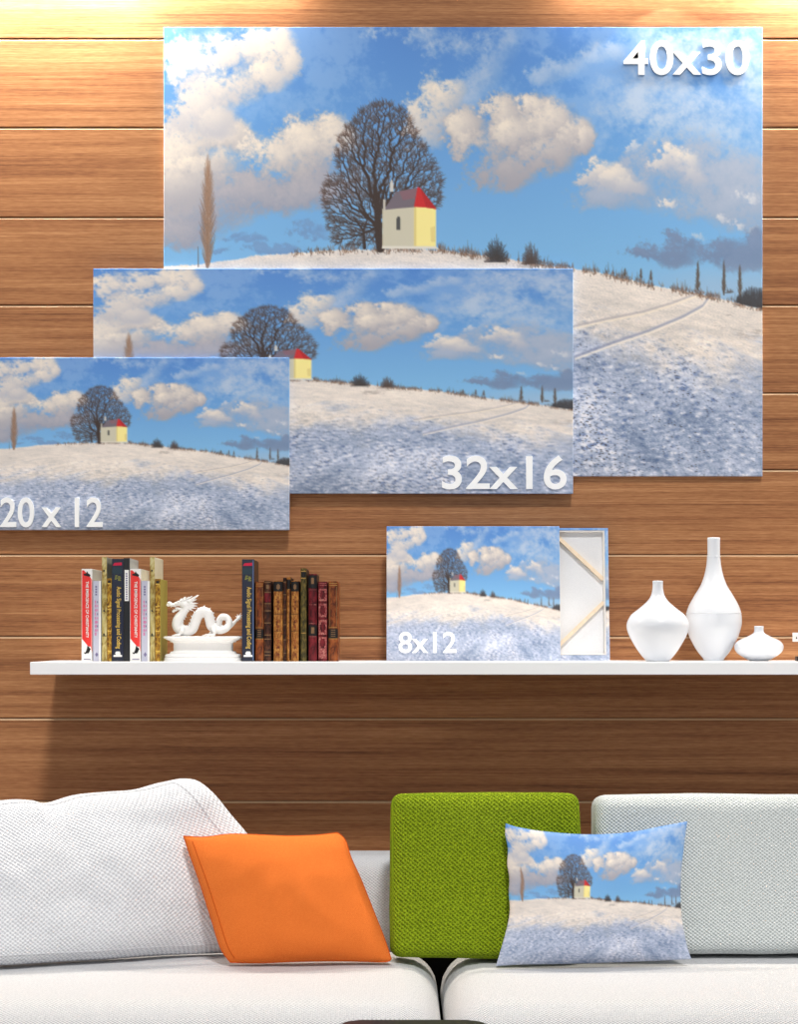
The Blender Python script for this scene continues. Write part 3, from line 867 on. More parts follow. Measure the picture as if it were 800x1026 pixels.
red_book(81.8, 92.4, 570, 'red and white paperback at the left end of the shelf books')
lavender_book(93.3, 101.3, 582, 'lavender paperback with pink print, between leftmost red book and tall straw-gold book')
tall_book(102.2, 107.0, 558.2, 'tall straw-gold book next to the leftmost lavender paperback', 'greyboard')
short_gold(107.3, 111.8, 579.5, 'short old-gold book squeezed between tall gold book and navy book')
audio_book(112.2, 123.8, 560, 'navy book with yellow title standing in the middle of the modern books', False)
b = Book(124.1, 130.0, 559.2, .125, DB, K['navyboard'], K['greycover'], K['page'], 'black narrow book with white spine label, right of the navy book', G1)
lb = b.patch('spine_label', .14, .86, .585, .885, K['white'])
for k in range(12): b.patch('print_line', .34, .62, .60 + k * .022, .613 + k * .022, K['lavdark'], .0007)
red_book(130.4, 141.2, 570, 'red and white paperback between black narrow book and lavender paperback')
lavender_book(141.9, 150.0, 582, 'lavender paperback with pink print, second from the dragon side tall gold book')
tall_book(150.4, 155.0, 558.2, 'tall straw-gold book with cream cover, nearest the dragon ornament', 'cream')
short_gold(155.4, 160.6, 580, 'short old-gold book at the dragon end of the modern books')

audio_book(242.6, 254.6, 560.4, 'navy book with yellow title right beside the dragon ornament', True)
def leather(u0, u1, vt, m, label, depth=.115, rnd=.0022, board=None):
    return Book(u0, u1, vt, depth, DB + .004, m, board or M_DEEP, K['page'], label, G2, rnd)
def brown_leather(u0, u1, vt, label):
    b = leather(u0, u1, vt, M_BROWN, label, board=M_BROWN)
    b.patch('spine_label', .0, 1.0, .29, .405, M_BLACKL, .0007)
    for z in (.31, .335, .36, .385): b.patch('gilt_lettering', .25, .72, z, z + .010, M_DIMGILT, .0011)
    for z in (.972, .945, .420, .280): b.patch('gilt_line', .06, .94, z, z + .006, M_GILT)
    for x in (.09, .83): b.patch('gilt_line', x, x + .07, .44, .93, M_DIMGILT)
def tan_book(u0, u1, vt, label):
    b = leather(u0, u1, vt, M_TAN, label)
    b.patch('spine_label', .0, 1.0, .87, .99, M_BLACKL, .0007)
    n = 12
    for cx, cz, rx, rz in ((.5, .925, .20, .022), (.5, .925, .09, .036)):
        b.patch('gilt_ornament', cx - rx, cx + rx, cz - rz, cz + rz, M_DIMGILT, .0010)
    for z in (.585, .375): b.patch('dark_line', .0, 1.0, z, z + .006, M_DKBROWN, .0007)
    for z in (.745, .66, .50, .44, .26, .18, .09):
        b.patch('tooled_ornament', .34, .66, z - .022, z + .012, M_BROWN, .0006)
        b.patch('tooled_ornament', .22, .42, z + .018, z + .030, M_BROWN, .0006)
brown_leather(256.0, 264.2, 583, 'brown leather book with black label, right beside the navy book')
b = leather(264.8, 271.6, 582, M_DKBROWN, 'dark brown banded leather book between the brown leather book and a tan one')
for z in (.985, .86, .72, .63, .48, .33, .28, .12, .08): b.patch('raised_band', .0, 1.0, z - .008, z + .004, M_DIMGILT, .0012)
b.patch('spine_label', .06, .94, .735, .85, M_BURG, .0008)
b.patch('gilt_ornament', .3, .7, .90, .95, M_DIMGILT, .0008)
tan_book(274.4, 283.4, 582, 'wider tan tooled leather book with dark head label')
b = leather(283.8, 287.2, 579, M_DKBROWN, 'narrow dark brown book between the two tan tooled books')
for z in (.95, .80, .62, .44, .26, .10): b.patch('raised_band', .0, 1.0, z - .006, z + .004, M_DIMGILT, .0010)
b = leather(287.6, 291.3, 578.4, M_TAN, 'narrowest tan book, standing left of the second tooled tan book')
b.patch('spine_label', .0, 1.0, .86, .97, M_BLACKL, .0007); b.patch('dark_line', .70, 1.0, .02, .85, M_DKBROWN, .0006)
tan_book(292.0, 299.4, 582, 'tan tooled leather book with dark head label, left of the tall green-gilt book')
b = leather(301.4, 307.2, 569.4, M_GREENL, 'tallest green and gilt leather book among the old leather books')
for z in (.965, .89, .30): b.patch('gilt_line', .06, .94, z, z + .008, M_GILT, .0007)
b.patch('spine_label', .1, .9, .905, .96, M_BLACKL, .0007)
b = leather(309.4, 317.6, 575, M_BURG, 'plain burgundy leather book with dark head, left of the rose-panelled one')
b.patch('spine_label', .0, 1.0, .84, .985, M_BLACKL, .0007); b.patch('spine_label', .0, 1.0, .295, .415, M_BLACKL, .0007)
for z in (.815, .645, .43, .28): b.patch('gilt_line', .04, .96, z, z + .007, M_ROSE, .0009)
b.patch('gilt_ornament', .30, .70, .32, .39, M_DIMGILT, .0010); b.patch('gilt_ornament', .30, .66, .885, .955, M_DIMGILT, .0010)
b = leather(319.0, 328.0, 582.7, M_BURG, 'burgundy leather book with four rose tooled panels on its spine')
for z0, z1 in ((.755, .91), (.555, .725), (.335, .52), (.035, .305)):
    b.patch('tooled_panel', .06, .94, z0, z1, M_ROSE, .0006)
    zc, rz = (z0 + z1) / 2, (z1 - z0) * .34
    if z1 - z0 > .2: zc, rz = z0 + .19, .06
    b.patch('panel_centre', .30, .70, zc - rz, zc + rz, M_BURG, .0010); b.patch('panel_centre', .20, .80, zc - rz * .55, zc + rz * .55, M_BURG, .0009)
for z in (.95, .975): b.patch('gilt_line', .06, .94, z, z + .008, M_ROSE, .0007)
brown_leather(329.4, 338.8, 582.4, 'brown leather book with black label at the right end of the row')

# ================================================================ DRAGON ORNAMENT
M_PORC = plain('white_porcelain', (240, 238, 236), .35, .4, .015, 30)
def dragon():
    d = 3.835; s = d / F / 8.889
    c0 = P(160 + 390 / 8.889, 600, d)
    r = root_at('dragon_ornament', (c0.x, c0.y, zb), 'white porcelain dragon ornament on a moulded oblong pedestal', 'ornament')
    def L(X, Y, y=0.0): return Vector(((X - 390) * s, y * s, (652 - Y) * s))
    # pedestal: moulding profile swept round an oblong with rounded corners
    prof = [(0, 430), (342, 430), (350, 437), (348, 446), (334, 452), (318, 462), (296, 470), (290, 480), (268, 486), (264, 500), (264, 556), (272, 566), (292, 572), (296, 584), (326, 588), (338, 600), (336, 614), (330, 618), (342, 622), (344, 651), (0, 651)]
    n = 56; V, Fc = [], []
    for off, Y in prof:
        k0 = max(off - 344, -340)
        for k in range(n):
            th = 2 * PI * k / n
            # super-ellipse outline
            ex = 2 / 5.0
            cx, sy = math.cos(th), math.sin(th)
            ux = math.copysign(abs(cx) ** ex, cx); uy = math.copysign(abs(sy) ** ex, sy)
            V.append(L(390 + ux * max(344 + k0, 1), Y, uy * max(140 + k0, 1)))
    m = len(prof)
    for i in range(m - 1):
        for k in range(n):
            k2 = (k + 1) % n; Fc.append((i * n + k, (i + 1) * n + k, (i + 1) * n + k2, i * n + k2))
    bm = bmesh.new(); bm.from_mesh(mesh_of('pedestal', V, Fc)); bmesh.ops.remove_doubles(bm, verts=bm.verts, dist=1e-6)
    me = bm_mesh('pedestal', bm, False)
    ped = link('pedestal', me, M_PORC, r, False)
    for name, off, Y in (('beading', 285, 478), ('beading', 284, 570)):
        bm = bmesh.new()
        N = 90
        for k in range(N):
            th = 2 * PI * k / N; ex = 2 / 5.0; k0 = off - 344
            cx, sy = math.cos(th), math.sin(th)
            p = L(390 + math.copysign(abs(cx) ** ex, cx) * (344 + k0), Y, math.copysign(abs(sy) ** ex, sy) * (140 + k0))
            mm = bmesh.ops.create_icosphere(bm, subdivisions=1, radius=.0014)
            for v in mm['verts']: v.co += p
        link(name, bm_mesh(name, bm, True), M_PORC, ped, False)
    # body
    parts = []
    def sweep(pts, per=6, n=14):
        q = catmull([Vector((p[0], p[1], p[2])) for p in pts], per)
        rr = catmull([Vector((p[3], 0, 0)) for p in pts], per)
        parts.append(tube([L(v.x, v.y, v.z) for v in q], [max(v.x * s, .0008) for v in rr], n))
        return q, [v.x for v in rr]
    bodyp = [(238, 160, 0, 34), (226, 200, 0, 33), (196, 238, 0, 40), (164, 285, 0, 46), (156, 335, 0, 46), (186, 375, 0, 44), (238, 386, 0, 44), (292, 366, 0, 44), (316, 312, 0, 44), (338, 255, 0, 46), (384, 212, 0, 46), (430, 232, 0, 46),
             (448, 290, 0, 44), (462, 340, -4, 42), (506, 372, -8, 36), (560, 378, -14, 30), (612, 350, -20, 27), (627, 300, -18, 25), (598, 258, -8, 25), (552, 256, 4, 25), (524, 296, 16, 24), (532, 348, 26, 24), (580, 366, 34, 23), (634, 334, 34, 19), (676, 292, 26, 14), (716, 254, 16, 8)]
    q, rr = sweep(bodyp)
    def cone(a, b, r0, r1=.15, n=7):
        a, b = Vector(a), Vector(b); mid = (a + b) / 2 
        parts.append(tube([L(*a), L(*mid), L(*b)], [r0 * s, (r0 * .62 + r1 * .4) * s, max(r1 * s, .0002)], n))
    def ell(c, rx, rz, ry, rot=0.0):
        bm = bmesh.new(); bmesh.ops.create_uvsphere(bm, u_segments=18, v_segments=12, radius=1.0)
        M = Matrix.Translation(L(*c)) @ Matrix.Rotation(rot, 4, 'Y') @ Matrix.Diagonal((rx * s, ry * s, rz * s, 1))
        bm.transform(M); parts.append(([v.co.copy() for v in bm.verts], [tuple(v.index for v in f.verts) for f in bm.faces])); bm.free()
    # dorsal spines along the back
    for i in range(10, len(q) - 18, 3):
        t = (q[min(i + 1, len(q) - 1)] - q[i - 1]).normalized()
        nrm = Vector((t.y, -t.x, 0))
        if i < 62: pass
        side = 1
        a = q[i] + nrm * side * rr[i] * .8; b_ = q[i] + nrm * side * (rr[i] + 15) + t * 9
        cone((a.x, a.y, a.z), (b_.x, b_.y, b_.z), 9)
    # head
    ell((222, 146, 0), 52, 36, 38, .1); ell((168, 140, 0), 44, 22, 28, -.05); ell((112, 150, 0), 46, 17, 22, .12); ell((88, 136, 0), 22, 17, 20); ell((76, 152, 0), 18, 13, 17)
    ell((176, 186, 0), 40, 13, 22, .20); ell((138, 200, 0), 26, 9, 15, -.10); ell((122, 210, 0), 12, 10, 11)
    ell((172, 122, 22), 15, 9, 10); ell((172, 122, -22), 15, 9, 10); ell((196, 112, 22), 20, 9, 10, -.3); ell((196, 112, -22), 20, 9, 10, -.3)
    for y in (-11, 11):
        cone((104, 160, y), (100, 178, y), 5); cone((140, 160, y), (138, 175, y), 4); cone((128, 196, y), (124, 182, y), 4)
    for sgn in (1, -1):
        cone((250, 126, 16 * sgn), (346, 62, 40 * sgn), 13, 3); cone((236, 112, 14 * sgn), (296, 66, 26 * sgn), 9)
        for a, b_, r0 in (((262, 122), (334, 100), 13), ((268, 140), (346, 134), 14), ((266, 156), (342, 160), 13), ((262, 170), (330, 184), 13), ((250, 180), (304, 206), 12), ((222, 116), (268, 74), 11), ((204, 108), (234, 74), 9), ((184, 112), (200, 88), 7), ((232, 190), (268, 214), 10)):
            cone((a[0], a[1], 20 * sgn), (b_[0], b_[1], 34 * sgn), r0)
    # legs with feet and toes, resting on the pedestal
    for (kx, ky, fx, side) in ((206, 362, 168, -1), (206, 362, 214, 1), (470, 350, 424, 1), (480, 352, 476, -1)):
        y0, y1 = 30 * side, 52 * side
        parts.append(tube([L(kx, ky, y0), L((kx + fx) / 2 + 18, 392, y1), L(fx + 16, 412, y1)], [28 * s, 20 * s, 13 * s], 10))
        ell((fx, 418, y1), 30, 12, 20)
        for k in (-1, 0, 1):
            cone((fx - 14, 418, y1 + 11 * k), (fx - 52, 424, y1 + 19 * k), 8, 3)
    # tail tuft
    for b_ in ((744, 232), (728, 214), (690, 228), (668, 246), (738, 262), (724, 284), (700, 300)):
        cone((700, 266, 20), (b_[0], b_[1], 16), 8)
    V, Fc = join_lists(*parts)
    bm = bmesh.new(); bm.from_mesh(mesh_of('tmp', V, Fc)); tmp = bm_mesh('tmp', bm)
    o = bpy.data.objects.new('tmp_body', tmp); COL.objects.link(o)
    md = o.modifiers.new('r', 'REMESH'); md.mode = 'VOXEL'; md.voxel_size = .00062; md.use_smooth_shade = True
    sm = o.modifiers.new('s', 'SMOOTH'); sm.iterations = 2; sm.factor = .4
    dg = bpy.context.evaluated_depsgraph_get(); dg.update()
    me = bpy.data.meshes.new_from_object(o.evaluated_get(dg)); bpy.data.objects.remove(o)
    me.name = 'dragon_body'; me.materials.clear()
    me.polygons.foreach_set('use_smooth', [True] * len(me.polygons))
    link('dragon_body', me, M_PORC, r, False)
    for y in (-30, 30):
        bm = bmesh.new(); bmesh.ops.create_uvsphere(bm, u_segments=10, v_segments=8, radius=5 * s)
        bm.transform(Matrix.Translation(L(172, 130, y * .9))); link('eye', bm_mesh('eye', bm, True), M_PORC, r, False)
dragon()

# ================================================================ SOFA AND CUSHIONS
M_SOFA = fabric('white_basket_weave', (232, 232, 233), (176, 176, 181), .0040, .0036, bump=.5)
M_SOFA2 = fabric('white_pillow_weave', (244, 245, 248), (206, 207, 213), .0039, .0031, bump=.5)
M_SOFA3 = fabric('white_coarse_weave', (238, 242, 241), (184, 192, 191), .0046, .0036, bump=.6)
M_ORANGE = fabric('orange_felt', (246, 134, 60), (224, 104, 36), .0018, .0016, jitter=.5, bump=.3)
M_GREEN = fabric('lime_green_knit', (160, 184, 32), (92, 114, 8), .0050, .0043, jitter=.34, bump=.9, contrast=(-.9, .25))
M_THREAD_W = plain('white_thread', (206, 206, 210), .8, .1, .03, 300); M_THREAD_G = plain('green_piping', (126, 150, 24), .8, .1, .1, 300); M_THREAD_O = plain('orange_piping', (206, 90, 30), .8, .1, .1, 300)
M_GAP_SHADE = plain('black_gap_shade', (30, 30, 32), .9, .1, .1)  # near-black colour for the painted shade in the seat gap
M_LEGS = plain('dark_sofa_base', (60, 56, 54), .5, .4, .05)

def axis_pts(half, r, n):
    e = [half - r + r * math.sin(k / 4 * PI / 2) for k in range(1, 5)]
    m = list(np.linspace(-(half - r), half - r, n))
    return [-x for x in e[::-1]] + m + e

def soft_box(name, w, d, h, r, puff, n, wr=0.0, seed=0, warp=None):
    """a stuffed box cushion centred at the origin, UV in metres"""
    hx, hy, hz = w / 2, d / 2, h / 2
    H3 = (hx, hy, hz)
    ax = [axis_pts(H3[i], r, n[i]) for i in range(3)]
    bm = bmesh.new(); uvl = bm.loops.layers.uv.new('UVMap'); verts = {}
    def vert(p):
        key = tuple(round(c_, 6) for c_ in p)
        if key in verts: return verts[key]
        P_ = Vector(p); q = Vector([max(-(H3[i] - r), min(H3[i] - r, P_[i])) for i in range(3)])
        dv = P_ - q
        co = q + dv.normalized() * r if dv.length > 1e-9 else P_
        a, b_, c_ = (1 - (co.x / hx) ** 2), (1 - (co.y / hy) ** 2), (1 - (co.z / hz) ** 2)
        a, b_, c_ = [max(0, t) ** .8 for t in (a, b_, c_)]
        co = Vector((co.x * (1 + puff[0] / hx * b_ * c_), co.y * (1 + puff[1] / hy * a * c_), co.z * (1 + puff[2] / hz * a * b_)))
        if wr:
            nn = mnoise.noise_vector(co * 7 + Vector((seed, 0, 0))) * wr + mnoise.noise_vector(co * 17 + Vector((0, seed, 0))) * wr * .35
            co = co + nn
        if warp: co = warp(co)
        verts[key] = bm.verts.new(co); return verts[key]
    for axis in range(3):
        i, j = [k for k in range(3) if k != axis]
        for sgn in (-1, 1):
            for a in range(len(ax[i]) - 1):
                for b_ in range(len(ax[j]) - 1):
                    quad = []
                    for (p, q) in ((a, b_), (a + 1, b_), (a + 1, b_ + 1), (a, b_ + 1)):
                        c_ = [0, 0, 0]; c_[axis] = sgn * H3[axis]; c_[i] = ax[i][p]; c_[j] = ax[j][q]; quad.append((tuple(c_), (ax[i][p], ax[j][q])))
                    f = bm.faces.new([vert(p) for p, _ in quad])
                    f.smooth = True
                    for l, (_, uv) in zip(f.loops, quad):
                        l[uvl].uv = (uv[0] + 1, uv[1] + 1) if axis != 0 else (uv[0] + .5, uv[1] + 1)
    return bm_mesh(name, bm, True)

def seat_box(name, lo, hi, r, puff, n, wr, m, parent, seed=0):
    lo, hi = Vector(lo), Vector(hi); c0 = (lo + hi) / 2; sz = hi - lo
    me = soft_box(name, sz.x, sz.y, sz.z, r, puff, n, wr, seed); me.transform(Matrix.Translation(c0))
    return link(name, me, m, parent)

SEAT_Z = .405
def sofa():
    r = root_at('sofa', (0, -.6, 0), 'long white woven sofa in front of the wooden wall', 'sofa')
    X0, X1 = -1.12, 1.30
    xs = P(446.5, 1000, 3.08).x
    bm = bmesh.new(); add_box(bm, (X0, -.93, .12), (X1, -.17, .235), .012, 2)
    link('base', bm_mesh('base', bm), M_SOFA, r)
    seat_box('seat_cushion', (X0 + .005, -.965, .236), (xs - .003, -.345, SEAT_Z - .0014), .078, (0, .004, 0), (26, 8, 3), .0008, M_SOFA, r, 1)
    seat_box('seat_cushion', (xs + .003, -.965, .236), (X1 - .005, -.345, SEAT_Z - .0014), .078, (0, .004, 0), (26, 8, 3), .0008, M_SOFA, r, 2)
    seat_box('backrest', (X0, -.335, .236), (X1, -.17, P(400, 857, 3.70).z), .045, (0, .004, .0), (30, 4, 6), .001, M_SOFA2, r, 3)
    link('gap_shade_strip', box_mesh('gap_shade_strip', (X0 + .01, -.3442, .24), (X1 - .01, -.3405, .388)), M_GAP_SHADE, r)  # dark strip added in place of the deep shade between the seat cushions
    seat_box('armrest', (X0 - .2, -.95, .12), (X0 - .006, -.17, .56), .05, (.004, 0, .003), (6, 10, 8), .001, M_SOFA, r, 4)
    seat_box('armrest', (X1 + .006, -.95, .12), (X1 + .2, -.17, .56), .05, (.004, 0, .003), (6, 10, 8), .001, M_SOFA, r, 5)
    for x in (X0 - .12, X1 + .12):
        for y in (-.88, -.27):
            V, Fc = tube([(x, y, 0), (x, y, .119)], [.016, .024], 16)
            link('leg', mesh_of('leg', V, Fc, True), M_LEGS, r)
sofa()

def place_box(name, label, cat, u0, u1, v0, v1, d, th, lean, r, puff, n, wr, m, thread, group=None, seed=0, yaw=0.0, pipe=True):
    """a box cushion standing on the seat, measured by its front face, leaning back"""
    a = P(u0, v1, d); b = P(u1, v0, d)
    w = b.x - a.x; h = (P(0, v0, d + .03).z - SEAT_Z) / math.cos(lean)
    o = root_at(name, ((a.x + b.x) / 2, a.y, SEAT_Z + .001), label, cat, group)
    me = soft_box('cover', w, th, h, r, puff, n, wr, seed)
    M = Matrix.Rotation(yaw, 4, 'Z') @ Matrix.Rotation(-lean, 4, 'X') @ Matrix.Translation((0, th / 2, h / 2))
    me.transform(M)
    zmin = min(v.co.z for v in me.vertices); T = Matrix.Translation((0, 0, -zmin)); me.transform(T)
    link('cover', me, m, o, False)
    if pipe:
        for sgn in (-1, 1):
            pts = []
            hx, hz, e = w / 2 - .004, h / 2 - .004, r
            for cx, cz, t0 in ((hx - e, hz - e, 0), (-hx + e, hz - e, PI / 2), (-hx + e, -hz + e, PI), (hx - e, -hz + e, 1.5 * PI)):
                for k in range(7):
                    t = t0 + k / 6 * PI / 2; pts.append(Vector((cx + e * math.cos(t), sgn * (th / 2 - r * .42), cz + e * math.sin(t))))
            pts.append(pts[0])
            full = []
            for p, q in zip(pts[:-1], pts[1:]):
                k = max(1, int((q - p).length / .012))
                full += [p.lerp(q, i / k) for i in range(k)]
            full.append(pts[0])
            V, Fc = tube(full, .0022, 6)
            me = mesh_of('piping', V, Fc, True); me.transform(T @ M); link('piping', me, thread, o, False)
    return o

place_box('box_cushion', 'lime green knitted square cushion standing between the orange and printed cushions', 'cushion', 391.5, 584, 803.5, 965, 3.437, .085, .16, .020, (.003, .012, .004), (24, 4, 20), .0022, M_GREEN, M_THREAD_G, seed=3)
place_box('back_cushion', 'white woven boxy back cushion behind the printed cushion, at right of the sofa', 'cushion', 599, 868, 803, 961, 3.49, .10, .10, .024, (.003, .010, .004), (26, 4, 18), .0022, M_SOFA3, M_THREAD_W, seed=8, pipe=False)

def resample(poly, n, smooth=True):
    pts = [Vector((p[0], p[1], 0)) for p in poly]
    if smooth and len(pts) > 2: pts = catmull(pts, 10)
    L = [0]
    for a, b in zip(pts[:-1], pts[1:]): L.append(L[-1] + (b - a).length)
    out = []
    for k in range(n):
        t = L[-1] * k / (n - 1)
        i = min(max(int(np.searchsorted(L, t)) - 1, 0), len(pts) - 2)
        f = (t - L[i]) / max(L[i + 1] - L[i], 1e-9)
        p = pts[i].lerp(pts[i + 1], f); out.append((p.x, p.y))
    return np.array(out)

def pillow(name, label, top, right, bottom, left, dTL, dTR, dBR, dBL, bulge, edge, m, nx, ny, wr=.002, seed=0, power=.55, thread=None, colours=False, seam=None, back=.8, left_seam=0.0, contact=False):
    """a stuffed cushion whose seam outline follows four measured edge lines on a leaning plane"""
    T, R, B, L_ = resample(top, nx), resample(right, ny), resample(bottom, nx), resample(left, ny)
    s = np.linspace(0, 1, nx)[None, :, None]; t = np.linspace(0, 1, ny)[:, None, None]     # t from the top down
    uv = (1 - t) * T[None] + t * B[None] + (1 - s) * L_[:, None] + s * R[:, None] - ((1 - s) * (1 - t) * T[0] + s * (1 - t) * T[-1] + (1 - s) * t * B[0] + s * t * B[-1])
    d = ((1 - t) * ((1 - s) * dTL + s * dTR) + t * ((1 - s) * dBL + s * dBR))[..., 0]
    if contact:      # the lower edge lies on the seat all along
        dB = (CZ - SEAT_Z - .002) * F / (B[:, 1] - V0)
        dT = (1 - s[0, :, 0]) * dTL + s[0, :, 0] * dTR
        d = (1 - t[..., 0]) * dT[None] + t[..., 0] * dB[None]
    S = np.stack([(uv[..., 0] - U0) * d / F, d - CD, CZ - (uv[..., 1] - V0) * d / F], -1)
    n = np.cross(S[-1, -1] - S[0, 0], S[0, -1] - S[-1, 0]); n /= np.linalg.norm(n)
    if n[1] > 0: n = -n
    a = 2 * s[..., 0] - 1; b = 2 * t[..., 0] - 1
    hgt = (np.clip(1 - a * a, 0, 1) * np.clip(1 - b * b, 0, 1)) ** power * bulge
    W = np.zeros((ny, nx))
    for j in range(ny):
        for i in range(nx):
            p = Vector(S[j, i])
            W[j, i] = mnoise.noise(p * 9 + Vector((seed, 0, 0))) + .5 * mnoise.noise(p * 22 + Vector((0, seed, 0)))
    hgt2 = hgt + W * wr * np.minimum(1, hgt / bulge * 3)
    front = S + n * (hgt2 + edge)[..., None]
    back_ = S - n * (hgt * back + edge)[..., None]
    low = min(front[..., 2].min(), back_[..., 2].min()); lift = np.array([0, 0, max(0, SEAT_Z + .0008 - low)])
    ww = np.linalg.norm(S[0, -1] - S[0, 0]); hh = np.linalg.norm(S[-1, 0] - S[0, 0])
    UVf = np.stack([np.broadcast_to(s[..., 0] * ww, (ny, nx)), np.broadcast_to((1 - t[..., 0]) * hh, (ny, nx))], -1)
    co = np.concatenate([front.reshape(-1, 3), back_.reshape(-1, 3)]) + lift
    N = nx * ny
    qf = quads_of(nx, ny); qb = qf[:, ::-1] + N
    ring = list(range(nx)) + [j * nx + nx - 1 for j in range(1, ny)] + [(ny - 1) * nx + i for i in range(nx - 2, -1, -1)] + [j * nx for j in range(ny - 2, 0, -1)]
    ring = np.array(ring); r2 = np.roll(ring, -1)
    qr = np.stack([ring, r2, r2 + N, ring + N], 1)
    me = grid_mesh('cover', co, np.concatenate([qf, qb, qr]), True)
    ul = me.uv_layers.new(name='UVMap')
    vi = np.zeros(len(me.loops), np.int32); me.loops.foreach_get('vertex_index', vi)
    alluv = np.concatenate([UVf.reshape(-1, 2), UVf.reshape(-1, 2) + .5])
    ul.data.foreach_set('uv', alluv[vi].astype(np.float32).ravel())
    base = (S[-1].mean(0)); loc = (float(base[0]), float(base[1]), SEAT_Z)
    o = root_at(name, loc, label, 'cushion')
    if colours:
        pic = area_resize(PIC_LIN, nx, ny); set_colours(me, np.concatenate([pic.reshape(-1, 3)] * 2))
    link('cover', me, m, o)
    if thread:
        for f in (seam if seam is not None else [0.0]):
            k = int(round(f * (nx - 1))); kk = int(round(f * (ny - 1)))
            loop = [(kk, i) for i in range(k, nx - k)] + [(j, nx - 1 - k) for j in range(kk + 1, ny - kk)] + [(ny - 1 - kk, i) for i in range(nx - 2 - k, k - 1, -1)] + [(j, k) for j in range(ny - 2 - kk, kk - 1, -1)]
            pts = [Vector(front[j, i] + lift + n * .0003) for j, i in loop]
            V, Fc = tube(pts, .0010, 6); link('piping', mesh_of('piping', V, Fc, True), thread, o)
        if left_seam:
            k = int(round(left_seam * (nx - 1)))
            V, Fc = tube([Vector(front[j, k] + lift + n * .0002) for j in range(2, ny - 2)], .0010, 6)
            link('piping', mesh_of('piping', V, Fc, True), thread, o)
    return o

pillow('throw_pillow', 'big white woven pillow slumped at the left end of the sofa, behind the orange cushion',
       [(-150, 846), (-70, 816), (0, 805), (28, 805), (44, 808), (72, 800), (102, 797), (130, 795), (156, 788), (180, 783)],
       [(180, 783), (197, 785), (214, 798), (232, 820), (250, 842), (262, 868), (262, 905), (248, 940), (228, 957)],
       [(-150, 974), (-70, 972.5), (0, 969), (60, 965), (110, 962), (160, 958), (228, 955)],
       [(-150, 846), (-172, 900), (-170, 950), (-150, 974)], 3.45, 3.57, 3.555, 3.36, .062, .008, M_SOFA2, 100, 64, .006, 2, .42, M_THREAD_W, seam=[.06], back=.5, contact=True)
pillow('throw_pillow', 'orange felt cushion leaning askew against the white pillow',
       [(184, 838), (205, 839), (232, 836), (262, 837), (290, 838), (318, 837), (338, 834.5)],
       [(338, 834.5), (346, 842), (352, 860), (362, 882), (374, 912), (385, 940), (392, 961)],
       [(231, 964.5), (262, 965), (300, 963.5), (345, 963), (385, 964), (392, 961)],
       [(184, 838), (190, 856), (200, 884), (212, 922), (221, 950), (231, 964.5)], 3.46, 3.50, 3.44, 3.425, .060, .007, M_ORANGE, 64, 52, .009, 6, .55, M_THREAD_O, seam=[0.0], back=.35, left_seam=.055)
pillow('printed_pillow', 'cushion printed with the snowy chapel landscape, in front of the green cushion',
       [(507, 825), (520, 829), (550, 833.5), (590, 836), (630, 834), (662, 828), (689, 823)],
       [(689, 823), (686, 845), (682.5, 880), (683, 915), (688, 945), (693, 961)],
       [(497, 968), (525, 966.5), (560, 966), (610, 964.5), (650, 963), (693, 961)],
       [(507, 825), (506.5, 836), (509, 850), (508.5, 866), (510.5, 880), (510, 895), (511, 912), (508, 930), (501, 955), (497, 968)], 3.44, 3.47, 3.415, 3.395, .036, .0012, PRINT, 190, 146, .0022, 12, .55, None, True, back=.3)

# ================================================================ LOW DARK TABLE PEEKING IN AT THE BOTTOM
M_LACQ = plain('dark_lacquer', (30, 24, 32), .38, .3, .05)
def low_table():
    d = 2.72; z = P(0, 1021.8, d).z
    x0, x1 = P(341, 0, d).x, P(488, 0, d).x
    r = root_at('side_table', ((x0 + x1) / 2, d - CD - .15, 0), 'dark glossy small table whose far rim peeks above the bottom edge, before the sofa', 'table')
    y1 = d - CD; y0 = y1 - .30; rad = .03
    bm = bmesh.new(); pts = []
    for cx, cy, t0 in ((x1 - rad, y1 - rad, 0), (x0 + rad, y1 - rad, PI / 2), (x0 + rad, y0 + rad, PI), (x1 - rad, y0 + rad, 1.5 * PI)):
        for k in range(9):
            t = t0 + k / 8 * PI / 2; pts.append((cx + rad * math.cos(t), cy + rad * math.sin(t)))
    lo = [bm.verts.new((x, y, z - .022)) for x, y in pts]; hi = [bm.verts.new((x, y, z)) for x, y in pts]
    bm.faces.new(hi); bm.faces.new(lo[::-1])
    for k in range(len(pts)):
        k2 = (k + 1) % len(pts); bm.faces.new((lo[k], lo[k2], hi[k2], hi[k]))
    bmesh.ops.bevel(bm, geom=[e for e in bm.edges if abs(e.verts[0].co.z - e.verts[1].co.z) < 1e-6], offset=.004, segments=2, affect='EDGES')
    link('tabletop', bm_mesh('tabletop', bm), M_LACQ, r)
    for x in (x0 + .03, x1 - .03):
        for y in (y0 + .03, y1 - .03):
            V, Fc = tube([(x, y, 0), (x, y, z - .0215)], [.010, .013], 14); link('leg', mesh_of('leg', V, Fc, True), M_LACQ, r)
low_table()

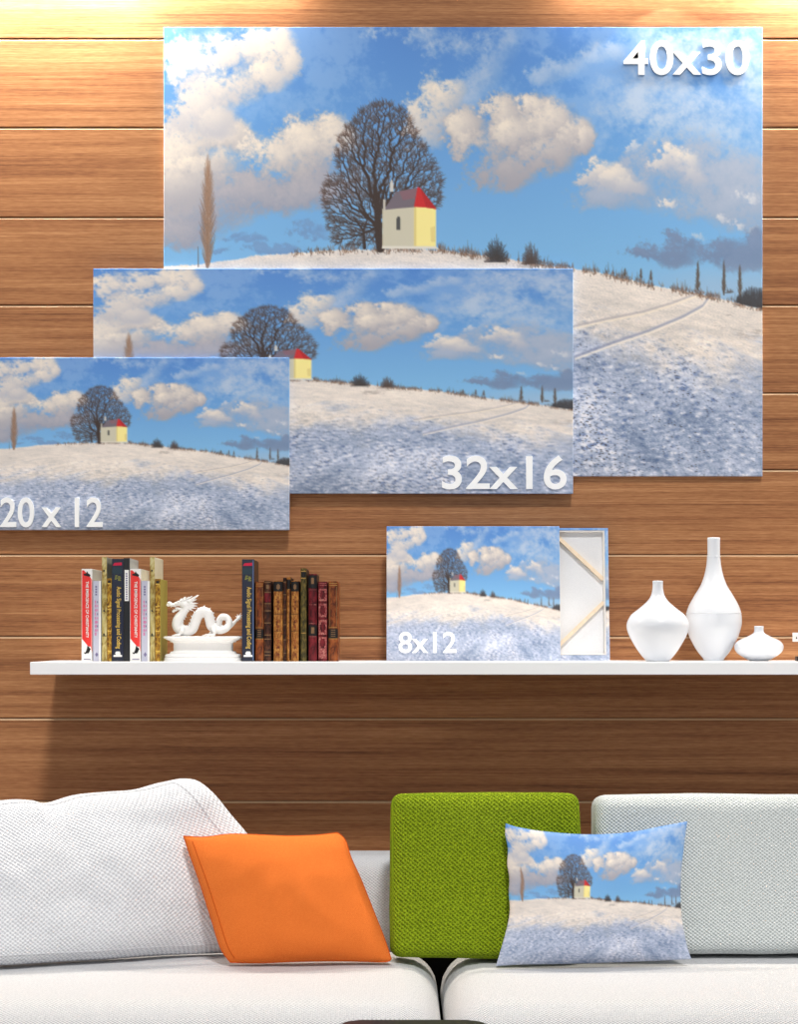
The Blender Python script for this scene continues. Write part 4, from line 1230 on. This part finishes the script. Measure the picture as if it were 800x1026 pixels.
# ================================================================ LIGHT, CAMERA
def light(kind, name, loc, energy, colr=(1, 1, 1), target=None, **kw):
    l = bpy.data.lights.new(name, kind); l.energy = energy; l.color = colr
    for k, v in kw.items(): setattr(l, k, v)
    o = bpy.data.objects.new(name, l); o.location = loc; COL.objects.link(o)
    if target is not None:
        o.rotation_euler = (Vector(target) - Vector(loc)).to_track_quat('-Z', 'Y').to_euler()
    return o
WARM = (1.0, .92, .79)
for u in (130, 675):
    p = P(u, -38, 3.92)
    light('SPOT', 'ceiling_spot', (p.x, -.08, p.z), 1.6, WARM, (p.x, -.08, 0), spot_size=math.radians(94), spot_blend=.06, shadow_soft_size=.006)
for ua, ub in ((-330, 140), (780, 1240)):  # unseen strip lamps, added to brighten the wall's upper sides
    a, b = P(ua, -70, 3.94), P(ub, -70, 3.94)
    light('AREA', 'wall_fill_strip', ((a.x + b.x) / 2, -.06, a.z), 34, WARM, ((a.x + b.x) / 2, -.05, 0), shape='RECTANGLE', size=b.x - a.x, size_y=.02)
for ua, ub, en in ((70, 300, 2.8), (560, 800, 1.9)):  # shorter added strips for the bright band along the wall top
    a, b = P(ua, -32, 3.965), P(ub, -32, 3.965)
    light('AREA', 'wall_fill_strip', ((a.x + b.x) / 2, -.035, a.z), en, WARM, ((a.x + b.x) / 2, -.03, 0), shape='RECTANGLE', size=b.x - a.x, size_y=.012)
sun_dir = Vector((-.10, math.cos(math.radians(52)), -math.sin(math.radians(52))))
sn = light('SUN', 'overhead_fill_sun', (.5, -2.5, 4), 2.0, (1, .985, .96), None, angle=math.radians(7))  # added overhead sun, no real skylight; lights sofa and prints evenly
sn.rotation_euler = sun_dir.to_track_quat('-Z', 'Y').to_euler()
light('AREA', 'front_fill', (-.3, -4.6, 2.3), 24, (.96, .98, 1.0), (0, 0, 1.2), shape='RECTANGLE', size=3.0, size_y=1.6)  # added soft fill from the camera side, no real window
w = bpy.data.worlds.new('room_light'); scene.world = w; w.use_nodes = True
w.node_tree.nodes['Background'].inputs[0].default_value = (.92, .96, 1.0, 1); w.node_tree.nodes['Background'].inputs[1].default_value = .27

cam = bpy.data.cameras.new('camera'); co = bpy.data.objects.new('camera', cam); COL.objects.link(co)
co.location = (0, -CD, CZ); co.rotation_euler = (PI / 2, 0, 0)
cam.sensor_fit = 'HORIZONTAL'; cam.sensor_width = 36; cam.lens = 36 * F / 800
cam.shift_y = (V0 - 513) / 800; cam.clip_start = .05
scene.camera = co
scene.view_settings.view_transform = 'Standard'; scene.view_settings.look = 'None'
scene.view_settings.gamma = 1; scene.view_settings.exposure = 0; scene.view_settings.use_curve_mapping = False
